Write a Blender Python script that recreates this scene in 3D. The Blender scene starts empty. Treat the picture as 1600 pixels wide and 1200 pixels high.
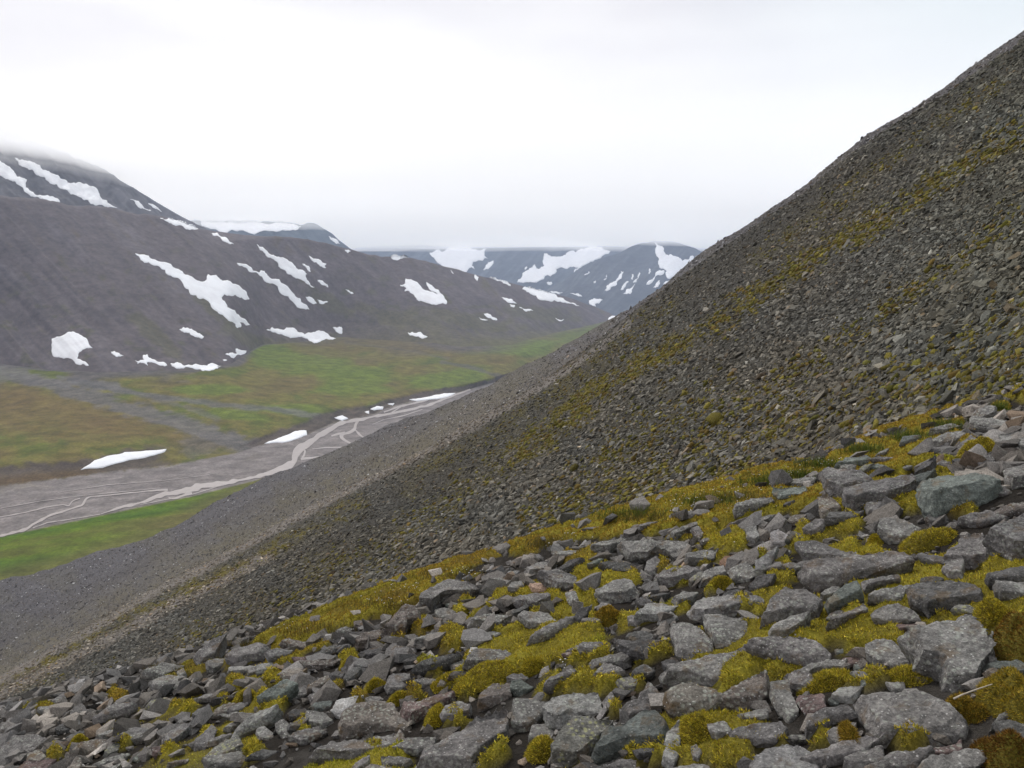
import bpy, bmesh, math, random
HAZE_D = 8e-5
import numpy as np
from mathutils import Vector
from mathutils.bvhtree import BVHTree
from mathutils.geometry import delaunay_2d_cdt

sc = bpy.context.scene
COL = sc.collection
rng = np.random.default_rng(11)
random.seed(5)

# ---------------------------------------------------------------- camera maths
FPX = 1386.0                     # focal length in photo pixels (1600 wide)
PITCH = math.atan(160.0/FPX)
CP, SP = math.cos(PITCH), math.sin(PITCH)

def uv(px, py):
    cx = (np.asarray(px, float)-800.0)/FPX
    cy = (600.0-np.asarray(py, float))/FPX
    k = CP+cy*SP
    return cx/k, (cy*CP-SP)/k

def project(P):
    P = np.asarray(P, float)
    x, y, z = P[..., 0], P[..., 1], P[..., 2]
    f = y*CP-z*SP
    up = y*SP+z*CP
    return 800+FPX*x/f, 600-FPX*up/f

# ---------------------------------------------------------------- noise
def _hash(ix, iy, iz, seed):
    h = (ix.astype(np.int64)*374761393+iy.astype(np.int64)*668265263+iz.astype(np.int64)*2147483647+seed*1274126177) & 0xffffffff
    h = ((h ^ (h >> 13))*1274126177) & 0xffffffff
    h = ((h ^ (h >> 15))*2246822519) & 0xffffffff
    return ((h ^ (h >> 16)) & 0xffffff)/float(0xffffff)

def vnoise(x, y, z=None, seed=0):
    x = np.asarray(x, float); y = np.asarray(y, float)
    z = np.zeros_like(x) if z is None else np.asarray(z, float)
    ix, iy, iz = np.floor(x), np.floor(y), np.floor(z)
    fx, fy, fz = x-ix, y-iy, z-iz
    fx, fy, fz = [f*f*(3-2*f) for f in (fx, fy, fz)]
    r = 0
    for a in (0, 1):
        for b in (0, 1):
            for c in (0, 1):
                w = (fx if a else 1-fx)*(fy if b else 1-fy)*(fz if c else 1-fz)
                r = r+w*_hash(ix+a, iy+b, iz+c, seed)
    return r*2-1

def fbm(x, y, z=None, oct=4, seed=0, gain=.5):
    r, a, s, t = 0, 1.0, 1.0, 0
    for i in range(oct):
        r = r+a*vnoise(x*s+i*17.3, y*s-i*9.1, None if z is None else z*s+i*5.7, seed+i)
        t += a; a *= gain; s *= 2.03
    return r/t

def sstep(a, b, x):
    t = np.clip((x-a)/(b-a), 0, 1)
    return t*t*(3-2*t)

# ---------------------------------------------------------------- mesh helpers
def tag(o, label=None, cat=None, group=None, kind=None):
    if label: o['label'] = label
    if cat: o['category'] = cat
    if group: o['group'] = group
    if kind: o['kind'] = kind
    return o

def mesh_np(name, V, F, smooth=True, col=None):
    """V (n,3), F (m,k) with k = 3 or 4."""
    me = bpy.data.meshes.new(name)
    V = np.ascontiguousarray(V, dtype=np.float32); F = np.ascontiguousarray(F, dtype=np.int32)
    n, m, k = len(V), len(F), F.shape[1]
    me.vertices.add(n); me.vertices.foreach_set('co', V.ravel())
    me.loops.add(m*k); me.loops.foreach_set('vertex_index', F.ravel())
    me.polygons.add(m)
    me.polygons.foreach_set('loop_start', np.arange(0, m*k, k, dtype=np.int32))
    me.polygons.foreach_set('loop_total', np.full(m, k, dtype=np.int32))
    me.polygons.foreach_set('use_smooth', np.full(m, smooth, dtype=bool))
    me.update(calc_edges=True)
    if col is not None:
        at = me.color_attributes.new('tint', 'FLOAT_COLOR', 'POINT')
        c = np.ones((n, 4), dtype=np.float32); c[:, :3] = col
        at.data.foreach_set('color', c.ravel())
    return me

def add_obj(name, me, mat=None, loc=None):
    o = bpy.data.objects.new(name, me)
    if mat: me.materials.append(mat)
    if loc is not None: o.location = loc
    COL.objects.link(o)
    return o

def grid_faces(nr, nc):
    i = np.arange(nr*nc).reshape(nr, nc)
    return np.stack([i[:-1, :-1], i[:-1, 1:], i[1:, 1:], i[1:, :-1]], -1).reshape(-1, 4)

# ---------------------------------------------------------------- materials
class NT:
    def __init__(s, mat):
        mat.use_nodes = True
        s.t = mat.node_tree; s.t.nodes.clear()
        s.out = s.n('ShaderNodeOutputMaterial')
    def n(s, kind, **kw):
        x = s.t.nodes.new(kind)
        for k, v in kw.items():
            if k.startswith('i_'): x.inputs[k[2:].replace('_', ' ')].default_value = v
            else: setattr(x, k, v)
        return x
    def l(s, a, b): s.t.links.new(a, b)
    def noise(s, vec, scale, detail=4, rough=.55):
        x = s.n('ShaderNodeTexNoise', i_Scale=scale, i_Detail=detail, i_Roughness=rough)
        s.l(vec, x.inputs['Vector']); return x.outputs['Fac']
    def vor(s, vec, scale, feature='F1'):
        x = s.n('ShaderNodeTexVoronoi', i_Scale=scale, feature=feature)
        s.l(vec, x.inputs['Vector']); return x
    def ramp(s, fac, stops, interp='LINEAR'):
        x = s.n('ShaderNodeValToRGB'); x.color_ramp.interpolation = interp
        e = x.color_ramp.elements
        while len(e) < len(stops): e.new(.5)
        for q, (p, c) in zip(e, stops):
            q.position = p; q.color = (c, c, c, 1) if isinstance(c, (int, float)) else (*c, 1)
        s.l(fac, x.inputs['Fac']); return x.outputs['Color']
    def mix(s, fac, a, b, mode='MIX'):
        x = s.n('ShaderNodeMix', data_type='RGBA', blend_type=mode)
        for sock, v in ((x.inputs[0], fac), (x.inputs[6], a), (x.inputs[7], b)):
            if isinstance(v, (int, float)): sock.default_value = v
            elif isinstance(v, tuple): sock.default_value = (*v, 1)
            else: s.l(v, sock)
        return x.outputs[2]
    def math(s, op, a, b=0.0):
        x = s.n('ShaderNodeMath', operation=op)
        for sock, v in ((x.inputs[0], a), (x.inputs[1], b)):
            if isinstance(v, (int, float)): sock.default_value = v
            else: s.l(v, sock)
        return x.outputs[0]
    def bsdf(s, color, rough=.9, bump=None, dist=.02, strength=1.0, spec=.2):
        b = s.n('ShaderNodeBsdfPrincipled')
        if isinstance(color, tuple): b.inputs['Base Color'].default_value = (*color, 1)
        else: s.l(color, b.inputs['Base Color'])
        if isinstance(rough, (int, float)): b.inputs['Roughness'].default_value = rough
        else: s.l(rough, b.inputs['Roughness'])
        b.inputs['Specular IOR Level'].default_value = spec
        if bump is not None:
            bp = s.n('ShaderNodeBump', i_Distance=dist, i_Strength=strength)
            s.l(bump, bp.inputs['Height']); s.l(bp.outputs['Normal'], b.inputs['Normal'])
        s.l(b.outputs[0], s.out.inputs['Surface'])
        return b

def newmat(name):
    m = bpy.data.materials.new(name); return m, NT(m)

def mat_rock(name, base, light=1.35, dark=.6, lichen=.6, ochre=.5, lichen_col=(.42, .44, .38), speck=.85):
    m, t = newmat(name)
    tc = t.n('ShaderNodeTexCoord').outputs['Object']
    oi = t.n('ShaderNodeObjectInfo')
    off = t.n('ShaderNodeVectorMath', operation='ADD'); t.l(tc, off.inputs[0]); t.l(oi.outputs['Location'], off.inputs[1])
    v = off.outputs[0]
    big = t.noise(v, 5, 5, .6); med = t.noise(v, 28, 5, .65); fine = t.noise(v, 85, 4, .75)
    b = tuple(base)
    c = t.ramp(big, [(.3, tuple(x*dark for x in b)), (.5, b), (.72, tuple(min(1, x*light) for x in b))])
    c = t.mix(.75, c, t.ramp(med, [(.3, .55), (.5, 1.0), (.7, 1.45)]), 'MULTIPLY')
    c = t.mix(.8, c, t.ramp(fine, [(.3, .42), (.5, 1.0), (.7, 1.75)]), 'MULTIPLY')
    mpz = t.n('ShaderNodeMapping'); mpz.inputs['Scale'].default_value = (1, 1.6, 9); mpz.inputs['Rotation'].default_value = (.5, .3, 0); t.l(v, mpz.inputs['Vector'])
    c = t.mix(.6, c, t.ramp(t.noise(mpz.outputs[0], 5, 4, .65), [(.35, .6), (.5, 1.0), (.65, 1.3)]), 'MULTIPLY')
    # rusty and ochre crust
    och = t.ramp(t.noise(v, 9, 5, .62), [(.55, 0.0), (.64, ochre)])
    c = t.mix(och, c, (.155, .105, .055))
    # pale lichen rosettes and white specks
    vo = t.vor(v, 42); lm = t.ramp(vo.outputs['Distance'], [(.0, 1.0), (.3, .8), (.42, 0.0)])
    lk = t.ramp(t.noise(v, 7, 4, .6), [(.45, 0.0), (.55, lichen)])
    c = t.mix(t.math('MULTIPLY', lm, lk), c, lichen_col)
    vs = t.vor(v, 55); sm = t.ramp(vs.outputs['Distance'], [(.0, 1.0), (.16, 1.0), (.24, 0.0)])
    sk = t.ramp(t.noise(v, 60, 2, .6), [(.46, 0.0), (.54, speck)])
    c = t.mix(t.math('MULTIPLY', sm, sk), c, (.56, .55, .52))
    rnd = t.ramp(oi.outputs['Random'], [(0, (.80, .79, .80)), (.35, (.96, .93, .93)), (.7, (1.05, 1.05, 1.02)), (1, (1.2, 1.2, 1.18))])
    c = t.mix(1.0, c, rnd, 'MULTIPLY')
    h = t.math('ADD', t.math('MULTIPLY', med, .7), t.math('MULTIPLY', fine, .5))
    t.bsdf(c, .86, h, .03, 1.0, .25)
    return m

def mat_tint(name, scale, amp=.35, rough=.95, bumpd=.05, bumps=.6, scale2=None, spec=.1):
    """albedo from the 'tint' colour attribute times procedural noise at world scale"""
    m, t = newmat(name)
    tc = t.n('ShaderNodeTexCoord').outputs['Object']
    at = t.n('ShaderNodeAttribute', attribute_name='tint').outputs['Color']
    n1 = t.noise(tc, scale, 6, .65)
    c = t.mix(1.0, at, t.ramp(n1, [(.25, 1-amp), (.5, 1.0), (.75, 1+amp)]), 'MULTIPLY')
    h = n1
    if scale2:
        n2 = t.noise(tc, scale2, 4, .7)
        c = t.mix(1.0, c, t.ramp(n2, [(.3, 1-amp), (.5, 1.0), (.7, 1+amp*1.2)]), 'MULTIPLY')
        h = t.math('ADD', n1, n2)
    t.bsdf(c, rough, h, bumpd, bumps, spec)
    return m

def mat_snow():
    m, t = newmat('snow')
    tc = t.n('ShaderNodeTexCoord').outputs['Object']
    n = t.noise(tc, .05, 5, .6)
    n2 = t.noise(tc, .4, 4, .6)
    c = t.ramp(n, [(.3, (.80, .79, .80)), (.55, (.90, .90, .91)), (.8, (.93, .93, .94))])
    c = t.mix(t.ramp(n2, [(.54, 0.0), (.72, .28)]), c, (.62, .56, .52))
    t.bsdf(c, .7, n2, 1.0, .3, .2)
    return m

# ---------------------------------------------------------------- lofted landforms
class Land:
    """terrain built from crest and foot lines, each with its own real distance"""
    def __init__(s, rows, x0, x1, dx, sub, smooth=3, zrows=()):
        px = np.arange(x0, x1+dx, dx)
        Y, Z = [], []
        for i, r in enumerate(rows):
            a = np.array(r, float)
            py = np.interp(px, a[:, 0], a[:, 1])
            q = np.interp(px, a[:, 0], a[:, 2])
            # light smoothing of the outline's corners
            k = np.array([1, 2, 3, 2, 1.]); k /= k.sum()
            for _ in range(2):
                py = np.convolve(np.pad(py, 2, 'edge'), k, 'valid'); q = np.convolve(np.pad(q, 2, 'edge'), k, 'valid')
            u, v = uv(px, py)
            if i in zrows: y = q/v; z = q       # third value is a height, not a distance
            else: y = q; z = v*q
            Y.append(y); Z.append(z)
        U = u
        Y = np.array(Y); Z = np.array(Z)
        ys, zs, tt = [Y[0]], [Z[0]], [0.0]
        for i in range(len(rows)-1):
            for k in range(1, sub[i]+1):
                w = k/sub[i]
                ys.append(Y[i]*(1-w)+Y[i+1]*w); zs.append(Z[i]*(1-w)+Z[i+1]*w); tt.append(i+w)
        Y = np.array(ys); Z = np.array(zs)
        for _ in range(smooth):
            Y[1:-1] = .25*Y[:-2]+.5*Y[1:-1]+.25*Y[2:]; Z[1:-1] = .25*Z[:-2]+.5*Z[1:-1]+.25*Z[2:]
        s.t = np.array(tt)[:, None]*np.ones_like(Y)
        s.px = px[None, :]*np.ones_like(Y)
        X = (s.px-800)/FPX
        # exact u for every row (u depends slightly on py): use the column's azimuth
        v = Z/Y
        k = 1.0/(CP-v*SP)
        X = X*1.0/ (CP*0+1) * (CP-v*SP) * Y
        s.P = np.stack([X, Y, Z], -1)
        s.nr, s.nc = Y.shape
        _, s.py = project(s.P)
    def finish(s, name, mat, col, kind='structure'):
        me = mesh_np(name, s.P.reshape(-1, 3), grid_faces(s.nr, s.nc), True, col.reshape(-1, 3))
        o = add_obj(name, me, mat)
        if kind: o['kind'] = kind
        s.obj = o
        return o
    def bvh(s):
        F = grid_faces(s.nr, s.nc)
        s.tree = BVHTree.FromPolygons(s.P.reshape(-1, 3).tolist(), F.tolist())
        return s.tree

def cast(trees, px, py):
    u, v = uv(px, py)
    d = Vector((float(u), 1.0, float(v))).normalized()
    best = None
    for t in trees:
        h = t.ray_cast(Vector((0, 0, 0)), d)
        if h[0] is not None and (best is None or h[3] < best[1]): best = (h[0], h[3])
    return best

def dist_polyline(px, py, pts):
    pts = np.array(pts, float)
    best = np.full(px.shape, 1e9)
    for a, b in zip(pts[:-1], pts[1:]):
        ab = b-a
        w = np.clip(((px-a[0])*ab[0]+(py-a[1])*ab[1])/(ab@ab), 0, 1)
        best = np.minimum(best, np.hypot(px-a[0]-w*ab[0], py-a[1]-w*ab[1]))
    return best

def inside(px, py, pts):
    r = np.zeros(np.shape(px), bool); n = len(pts)
    for i in range(n):
        x1, y1 = pts[i][:2]; x2, y2 = pts[(i+1) % n][:2]
        if y1 == y2: continue
        c = ((py < y1) != (py < y2)) & (px < (x2-x1)*(py-y1)/(y2-y1)+x1)
        r ^= c
    return r

def blob(px, py, cx, cy, rx, ry, ang, n):
    a = math.radians(ang)
    dx, dy = px-cx, -(py-cy)
    x = dx*math.cos(a)+dy*math.sin(a); y = -dx*math.sin(a)+dy*math.cos(a)
    r = np.sqrt((x/rx)**2+(y/ry)**2)+n
    return 1-sstep(.6, 1.15, r)

def paint(C, m, col):
    m = np.clip(m, 0, 1)[..., None]
    C[...] = C*(1-m)+np.array(col)*m
# ================================================================ LIGHT AND SKY
SUN_EL, SUN_AZ = math.radians(48), math.radians(-28)      # azimuth from +Y towards +X
w = bpy.data.worlds.new("World"); sc.world = w; w.use_nodes = True
nt = w.node_tree; nt.nodes.clear()
W = NT.__new__(NT); W.t = nt
wo = W.n('ShaderNodeOutputWorld'); bg = W.n('ShaderNodeBackground'); bg.inputs['Strength'].default_value = .1
sky = W.n('ShaderNodeTexSky'); sky.sky_type = 'NISHITA'; sky.sun_disc = False
sky.sun_elevation = SUN_EL; sky.sun_rotation = SUN_AZ
g = W.n('ShaderNodeTexCoord').outputs['Generated']
mp = W.n('ShaderNodeMapping'); mp.inputs['Scale'].default_value = (1.2, 1.2, 5.0); W.l(g, mp.inputs['Vector'])
n1 = W.noise(mp.outputs[0], 1.3, 5, .5)
mp2 = W.n('ShaderNodeMapping'); mp2.inputs['Scale'].default_value = (1, 1, 2.2); mp2.inputs['Location'].default_value = (3.1, 1.7, .4); W.l(g, mp2.inputs['Vector'])
n2 = W.noise(mp2.outputs[0], 1.1, 3, .45)
cl = W.ramp(n1, [(.3, (4.6, 4.55, 5.0)), (.5, (5.9, 5.82, 6.2)), (.66, (7.6, 7.55, 7.6))])
sx = W.n('ShaderNodeSeparateXYZ'); W.l(g, sx.inputs[0])
thin = W.ramp(W.math('ADD', W.math('MULTIPLY', sx.outputs['X'], .9), W.math('MULTIPLY', n2, .35)), [(.34, 0.0), (.60, .60)])
hi = W.ramp(sx.outputs['Z'], [(.02, 0.0), (.28, 1.0)])
fac = W.math('MULTIPLY', thin, hi)
blue = W.mix(1.0, sky.outputs[0], (6.6, 5.6, 5.0), 'MULTIPLY')
W.l(W.mix(fac, cl, (4.5, 5.6, 6.1)), bg.inputs['Color'])
mixs = W.n('ShaderNodeMix', data_type='RGBA', blend_type='MIX'); 
W.l(W.mix(fac, cl, (4.5, 5.6, 6.1)), mixs.inputs[6]); W.l(sky.outputs[0], mixs.inputs[7]); mixs.inputs[0].default_value = .02
W.l(mixs.outputs[2], bg.inputs['Color'])
W.l(bg.outputs[0], wo.inputs['Surface'])
w.cycles.sampling_method = 'MANUAL'; w.cycles.sample_map_resolution = 512

sd = bpy.data.lights.new('sun', 'SUN'); sd.energy = 1.6; sd.angle = math.radians(10); sd.color = (1, .97, .93)
so = bpy.data.objects.new('sun', sd); COL.objects.link(so)
dv = Vector((math.sin(SUN_AZ)*math.cos(SUN_EL), math.cos(SUN_AZ)*math.cos(SUN_EL), math.sin(SUN_EL)))
so.rotation_euler = dv.to_track_quat('Z', 'Y').to_euler()

cam = bpy.data.cameras.new('camera'); co = bpy.data.objects.new('camera', cam); COL.objects.link(co)
cam.sensor_width = 36; cam.lens = 36*FPX/1600; cam.clip_end = 40000; cam.clip_start = .05
co.rotation_euler = (math.pi/2-PITCH, 0, 0); sc.camera = co
sc.view_settings.view_transform = 'Standard'; sc.view_settings.look = 'None'
sc.view_settings.exposure = .42; sc.view_settings.gamma = 1
sc.render.resolution_x = 1024; sc.render.resolution_y = 768
cy = sc.cycles
cy.use_denoising = True; cy.denoiser = 'OPENIMAGEDENOISE'; cy.max_bounces = 6; cy.diffuse_bounces = 2; cy.glossy_bounces = 1
cy.transparent_max_bounces = 8; cy.volume_bounces = 4; cy.use_adaptive_sampling = True; cy.adaptive_threshold = .015

# ================================================================ NEAR SCREE SLOPE
CREST = [(-700, 1330), (-300, 1205), (0, 1108), (100, 1078), (200, 1052), (300, 1028), (400, 985), (480, 957), (560, 932), (640, 903), (700, 880),
         (760, 860), (830, 838), (920, 812), (1000, 792), (1100, 768), (1200, 748), (1280, 722), (1350, 690), (1450, 655), (1600, 600), (1800, 530), (2300, 360)]
EDGE_A = [(-700, 1330), (-300, 1190), (-50, 1078), (0, 1052), (50, 1027), (110, 992), (160, 965), (250, 912), (300, 888), (383, 842), (483, 789), (567, 745),
          (683, 688), (800, 622), (900, 562), (980, 497), (1040, 455), (1110, 401), (1200, 337), (1260, 301), (1330, 246), (1400, 198), (1480, 150), (1540, 105), (1600, 65), (1800, -80), (2300, -460)]
SKY_B = [(-700, 960), (-300, 935), (-50, 915), (0, 905), (100, 880), (200, 845), (260, 822), (330, 786), (400, 752), (500, 706), (600, 665), (700, 625), (800, 577),
         (900, 533), (960, 503), (1000, 492), (1110, 425), (1200, 350), (1260, 296), (1330, 229), (1400, 181), (1480, 126), (1540, 83), (1600, 39), (1800, -110), (2300, -500)]
def dep(line, table, dy=0, mul=1):
    xs, ds = zip(*table)
    pts = sorted(set([p[0] for p in line]+list(xs)))
    lx, ly = zip(*line)
    return [(p, float(np.interp(p, lx, ly))+dy, float(np.interp(p, xs, ds))*mul) for p in pts]
DC = [(-700, 95), (0, 62), (400, 42), (800, 27), (1200, 19), (1600, 14), (2300, 10)]
DA = [(-700, 190), (0, 160), (400, 140), (700, 108), (970, 82), (1200, 66), (1600, 56), (2300, 40)]
DB = [(-700, 360), (0, 330), (400, 300), (700, 260), (970, 200), (1250, 125), (1600, 105), (2300, 80)]
scree = Land([dep(CREST, DC, 130, .8), dep(CREST, DC, 10), dep(EDGE_A, DA), dep(EDGE_A, DA, 14, 1.15), dep(EDGE_A, DA, -4, 1.5),
              dep(SKY_B, DB), dep(SKY_B, DB, 45, 1.12), dep(SKY_B, DB, 160, 1.3)],
             -700, 2300, 4, [10, 150, 8, 16, 70, 6, 6], smooth=4)
P = scree.P
A = scree.t
amp = np.clip(P[..., 1]*.006, .05, 1.2)
P[..., 2] += amp*fbm(P[..., 0]*.12, P[..., 1]*.09, oct=5, seed=3)*1.2
# low ribs running down the fall line
rib = fbm((scree.px+ (scree.py-600)*1.35)*.012, scree.py*.0022, oct=3, seed=8)
P[..., 2] += rib*np.clip(P[..., 1]*.008, .1, 1.4)
_, scree.py = project(P)
px, py = scree.px, scree.py
n1 = fbm(px*.02, py*.03, oct=5, seed=21); n2 = fbm(px*.07, py*.11, oct=4, seed=22)
diag = px+(py-600)*1.35                    # constant along the fall line
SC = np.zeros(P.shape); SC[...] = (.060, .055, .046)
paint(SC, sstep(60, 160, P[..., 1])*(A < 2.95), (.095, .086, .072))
def moss_scree(px, py):
    n1 = fbm(px*.02, py*.03, oct=5, seed=21); n2 = fbm(px*.07, py*.11, oct=4, seed=22)
    m = np.zeros(np.shape(px))
    for pts, wd, st in (
        ([(1700, 130), (1600, 200), (1480, 275), (1380, 345), (1300, 390), (1210, 440), (1150, 490), (1050, 545), (960, 590), (880, 650), (800, 720)], 20, 1.0),
        ([(900, 640), (760, 740), (680, 800), (600, 860), (480, 900)], 26, .42),
        ([(560, 790), (420, 860), (330, 905), (220, 955), (130, 1000), (0, 1070)], 13, .7),
        ([(620, 870), (520, 905), (420, 960), (300, 1005)], 24, .45),
        ([(1600, 560), (1450, 600), (1300, 640), (1150, 700), (1000, 760), (850, 815)], 40, .55),
        ([(1700, 470), (1580, 520), (1500, 560)], 40, .5),
        ([(1600, 330), (1480, 420), (1350, 520), (1220, 600), (1080, 690)], 22, .38), ([(1560, 130), (1420, 230), (1280, 330), (1180, 410)], 16, .30), ([(1050, 480), (900, 590), (760, 680), (640, 740)], 18, .35),
        ([(500, 725), (400, 790), (300, 850), (150, 940), (0, 1020)], 20, .35),
        ([(1100, 620), (1000, 690), (900, 760)], 40, .4)):
        d = dist_polyline(px, py, pts)
        m = np.maximum(m, st*(1-sstep(.1, 1.6, d/wd+n1*1.3+.3*n2)))
    m = m*(.58+1.0*n2+.4*n1)
    m = np.maximum(m, sstep(.15, .6, n1+.4*n2)*.16*sstep(430, 620, py)*(A_mask(px, py)))
    return np.clip(m, 0, 1)
def A_mask(px, py): 
    lx, ly = zip(*EDGE_A)
    return (py > np.interp(px, lx, ly)).astype(float)
MS = moss_scree(px, py)
paint(SC, np.clip(MS*1.6, 0, 1), (.120, .098, .020))
# pale dry stripe along the edge of the near face, grey far face
ea = np.interp(px, [p[0] for p in EDGE_A], [p[1] for p in EDGE_A])
far = (A > 2.9).astype(float)
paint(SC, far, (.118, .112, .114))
paint(SC, far*sstep(-.1, .35, n1+.3*n2)*.4, (.125, .115, .085))
low = far*sstep(75, 5, (ea-py))*sstep(1000, 700, px)
d1_ = dist_polyline(px, py, [(p[0], p[1]+9) for p in EDGE_A if p[0] < 1000])
paint(SC, (A < 3)*.9*sstep(9, 3, d1_+n2*5), (.185, .165, .145))
d2_ = dist_polyline(px, py, [(-200, 1180), (0, 1085), (75, 1045), (160, 1003), (250, 955), (330, 915), (420, 868)])
paint(SC, (A < 3)*.8*sstep(9, 3, d2_+n2*6), (.180, .160, .142))
# bands of darker and browner stones down the far face
s4 = fbm((px+(py-600)*1.9)*.012, py*.001, oct=4, seed=81)
paint(SC, far*sstep(0, .4, s4)*.55, (.088, .080, .078)); paint(SC, far*sstep(.05, .4, -s4)*.5, (.135, .118, .095))
paint(SC, low*.6*(.7+.5*n2), (.135, .115, .065))
m_scree = mat_tint('scree_ground', 3.0, .4, bumpd=.15, bumps=.8, scale2=14)
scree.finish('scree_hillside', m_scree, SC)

# ================================================================ VALLEY FLOOR
rB = [(-700, 1000, -147), (0, 960, -147), (400, 800, -147), (700, 670, -148), (970, 560, -148), (1300, 560, -148)]
rb = [(-700, 990-20, -150), (-300, 905, -150), (0, 838, -150), (150, 806, -150), (300, 775, -150), (400, 750, -150), (450, 737, -150), (520, 710, -150), (620, 675, -150), (735, 622, -150), (900, 575, -147), (1300, 540, -144)]
rc = [(-700, 850, -149.4), (-300, 800, -149.4), (0, 760, -149.4), (100, 747, -149.4), (160, 739, -149.4), (275, 727, -149.4), (375, 707, -149.4), (414, 693, -149.4), (479, 680, -149.4),
      (524, 660, -149.4), (546, 655, -149.4), (580, 648, -149.4), (614, 635, -149.4), (647, 626, -149.4), (715, 614, -149.4), (740, 606, -149), (900, 565, -146), (1300, 532, -143)]
rd = [(-700, 825, -142), (-300, 770, -142), (0, 728, -142), (120, 722, -142), (200, 706, -143), (300, 692, -145), (375, 697, -147), (430, 672, -145), (479, 655, -142), (524, 637, -141), (546, 632, -141),
      (580, 628, -141), (614, 620, -142), (647, 612, -142), (715, 602, -142), (740, 597, -141), (900, 556, -138), (1300, 525, -138)]
re = [(-700, 730, -128), (-300, 690, -129), (0, 655, -131), (200, 645, -133), (380, 640, -134), (500, 608, -133), (700, 575, -130), (800, 556, -122), (900, 527, -118), (1300, 505, -112)]
rf = [(-700, 640, -100), (-300, 595, -102), (0, 572, -104), (150, 587, -108), (300, 582, -109), (360, 572, -109), (410, 540, -103), (540, 528, -103), (640, 536, -109), (720, 545, -113), (800, 541, -116), (880, 520, -112), (970, 500, -100), (1300, 485, -95)]
rg = [(p, q-3, z+.8) for p, q, z in rf]
valley = Land([rB, rb, rc, rd, re, rf, rg], -700, 1300, 2.5, [30, 60, 12, 60, 60, 8], smooth=2, zrows=(0, 1, 2, 3, 4, 5, 6))
P = valley.P; t = valley.t
rel = sstep(2.0, 3.0, t)
P[..., 2] += rel*(fbm(P[..., 0]*.012, P[..., 1]*.008, oct=5, seed=31)*2.6+fbm(P[..., 0]*.05, P[..., 1]*.03, oct=4, seed=32)*.7)
# a low swell of the terrace on the left and gullies in the cut bank
P[..., 2] += rel*3.0*np.exp(-((valley.px-120)/170)**2-((valley.py-665)/45)**2)
P[..., 2] -= np.exp(-((t-2.6)/.3)**2)*np.abs(vnoise(P[..., 0]*.09, t*0, seed=33))*2.2
px, py = valley.px, valley.py
n1 = fbm(px*.015+py*.01, py*.055, oct=5, seed=41); n2 = fbm(px*.06, py*.16, oct=4, seed=42); n3 = fbm(px*.2, py*.3, oct=3, seed=43)
VC = np.zeros(P.shape); VC[...] = (.140, .122, .030)
paint(VC, sstep(-.05, .5, n1)*.8, (.128, .098, .034))          # rusty tundra
paint(VC, sstep(0, .5, -n1+.4*n2)*.85, (.088, .108, .018))      # greener
G_ = (.110, .145, .020)
for b in ((560, 600, 90, 22, 5), (700, 590, 70, 18, 8), (440, 640, 60, 10, 0), (370, 650, 60, 10, -5), (470, 560, 110, 24, -10), (800, 545, 90, 15, 5), (330, 610, 80, 10, 0), (580, 635, 40, 8, 15)):
    paint(VC, blob(px, py, *b, n1*.5+n2*.3)*.85, G_)
for b in ((80, 650, 140, 40, -5), (20, 620, 60, 25, 0), (200, 668, 90, 22, -5), (640, 540, 130, 14, -3), (760, 560, 60, 10, 0), (330, 690, 55, 14, 0), (500, 545, 60, 14, -10)):
    paint(VC, blob(px, py, *b, n1*.5+n2*.3)*.6, (.135, .092, .034))
# grey debris fan and streams of stones across the terrace
GR = (.128, .118, .108)
def stripe(C, pts, wd, st, col, n):
    d = dist_polyline(px, py, pts)
    paint(C, st*(1-sstep(.5, 1.3, d/wd+n)), col)
stripe(VC, [(-200, 545), (0, 575), (120, 615), (200, 640), (290, 665), (345, 685), (400, 700)], 13, .85, GR, n2*.8)
stripe(VC, [(-200, 575), (0, 590), (100, 600), (180, 605)], 8, .8, GR, n2*.7)
stripe(VC, [(90, 590), (200, 615), (330, 632), (420, 640), (500, 652)], 4.5, .7, (.13, .125, .12), n2*.9)
stripe(VC, [(150, 600), (300, 640), (340, 655)], 5, .5, GR, n2*.9)
stripe(VC, [(300, 700), (345, 690), (400, 705)], 16, .55, GR, n2*.8)
stripe(VC, [(690, 565), (740, 575), (790, 590)], 2.5, .7, (.10, .09, .08), n2)
stripe(VC, [(540, 535), (620, 545), (700, 560)], 2, .4, (.11, .1, .09), n2)
# bright green turf on the near bank
nb = sstep(1.02, .96, t+n3*.03)
paint(VC, nb, (.092, .140, .008))
s1 = fbm(px*.004, py*.10+px*.012, oct=4, seed=51)
paint(VC, nb*sstep(0, .45, s1)*.8, (.105, .105, .022))
paint(VC, nb*sstep(.0, .5, -s1+.3*n2)*.6, (.040, .092, .010))
paint(VC, nb*sstep(30, 0, np.interp(px, *zip(*SKY_B))-py)*.6*(px < 500), (.12, .092, .035))
# gravel bed
bed = sstep(.97, 1.02, t+n3*.02)*sstep(2.05, 1.97, t+n3*.06)
paint(VC, bed, (.200, .176, .164))
g1 = fbm(px*.012, py*.16+px*.035, oct=5, seed=52)
paint(VC, bed*sstep(0, .5, g1)*.6, (.150, .130, .120))
paint(VC, bed*sstep(.1, .5, -g1)*.5, (.24, .212, .198))
paint(VC, bed*sstep(.2, .6, n1)*sstep(1.4, 1.9, t)*.5, (.125, .108, .072))
# eroded brown bank
bank = sstep(1.97, 2.08, t+n3*.05)*sstep(3.02, 2.8, t+n2*.25)
paint(VC, bank*.9*(1-blob(px, py, 330, 715, 90, 26, 0, n2*.3)), (.090, .070, .060))
paint(VC, bank*sstep(0, .5, n3)*.6*sstep(400, 470, px), (.055, .045, .042))
paint(VC, bank*sstep(200, 100, px)*sstep(2.7, 2.2, t)*.8, (.12, .078, .035))
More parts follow.
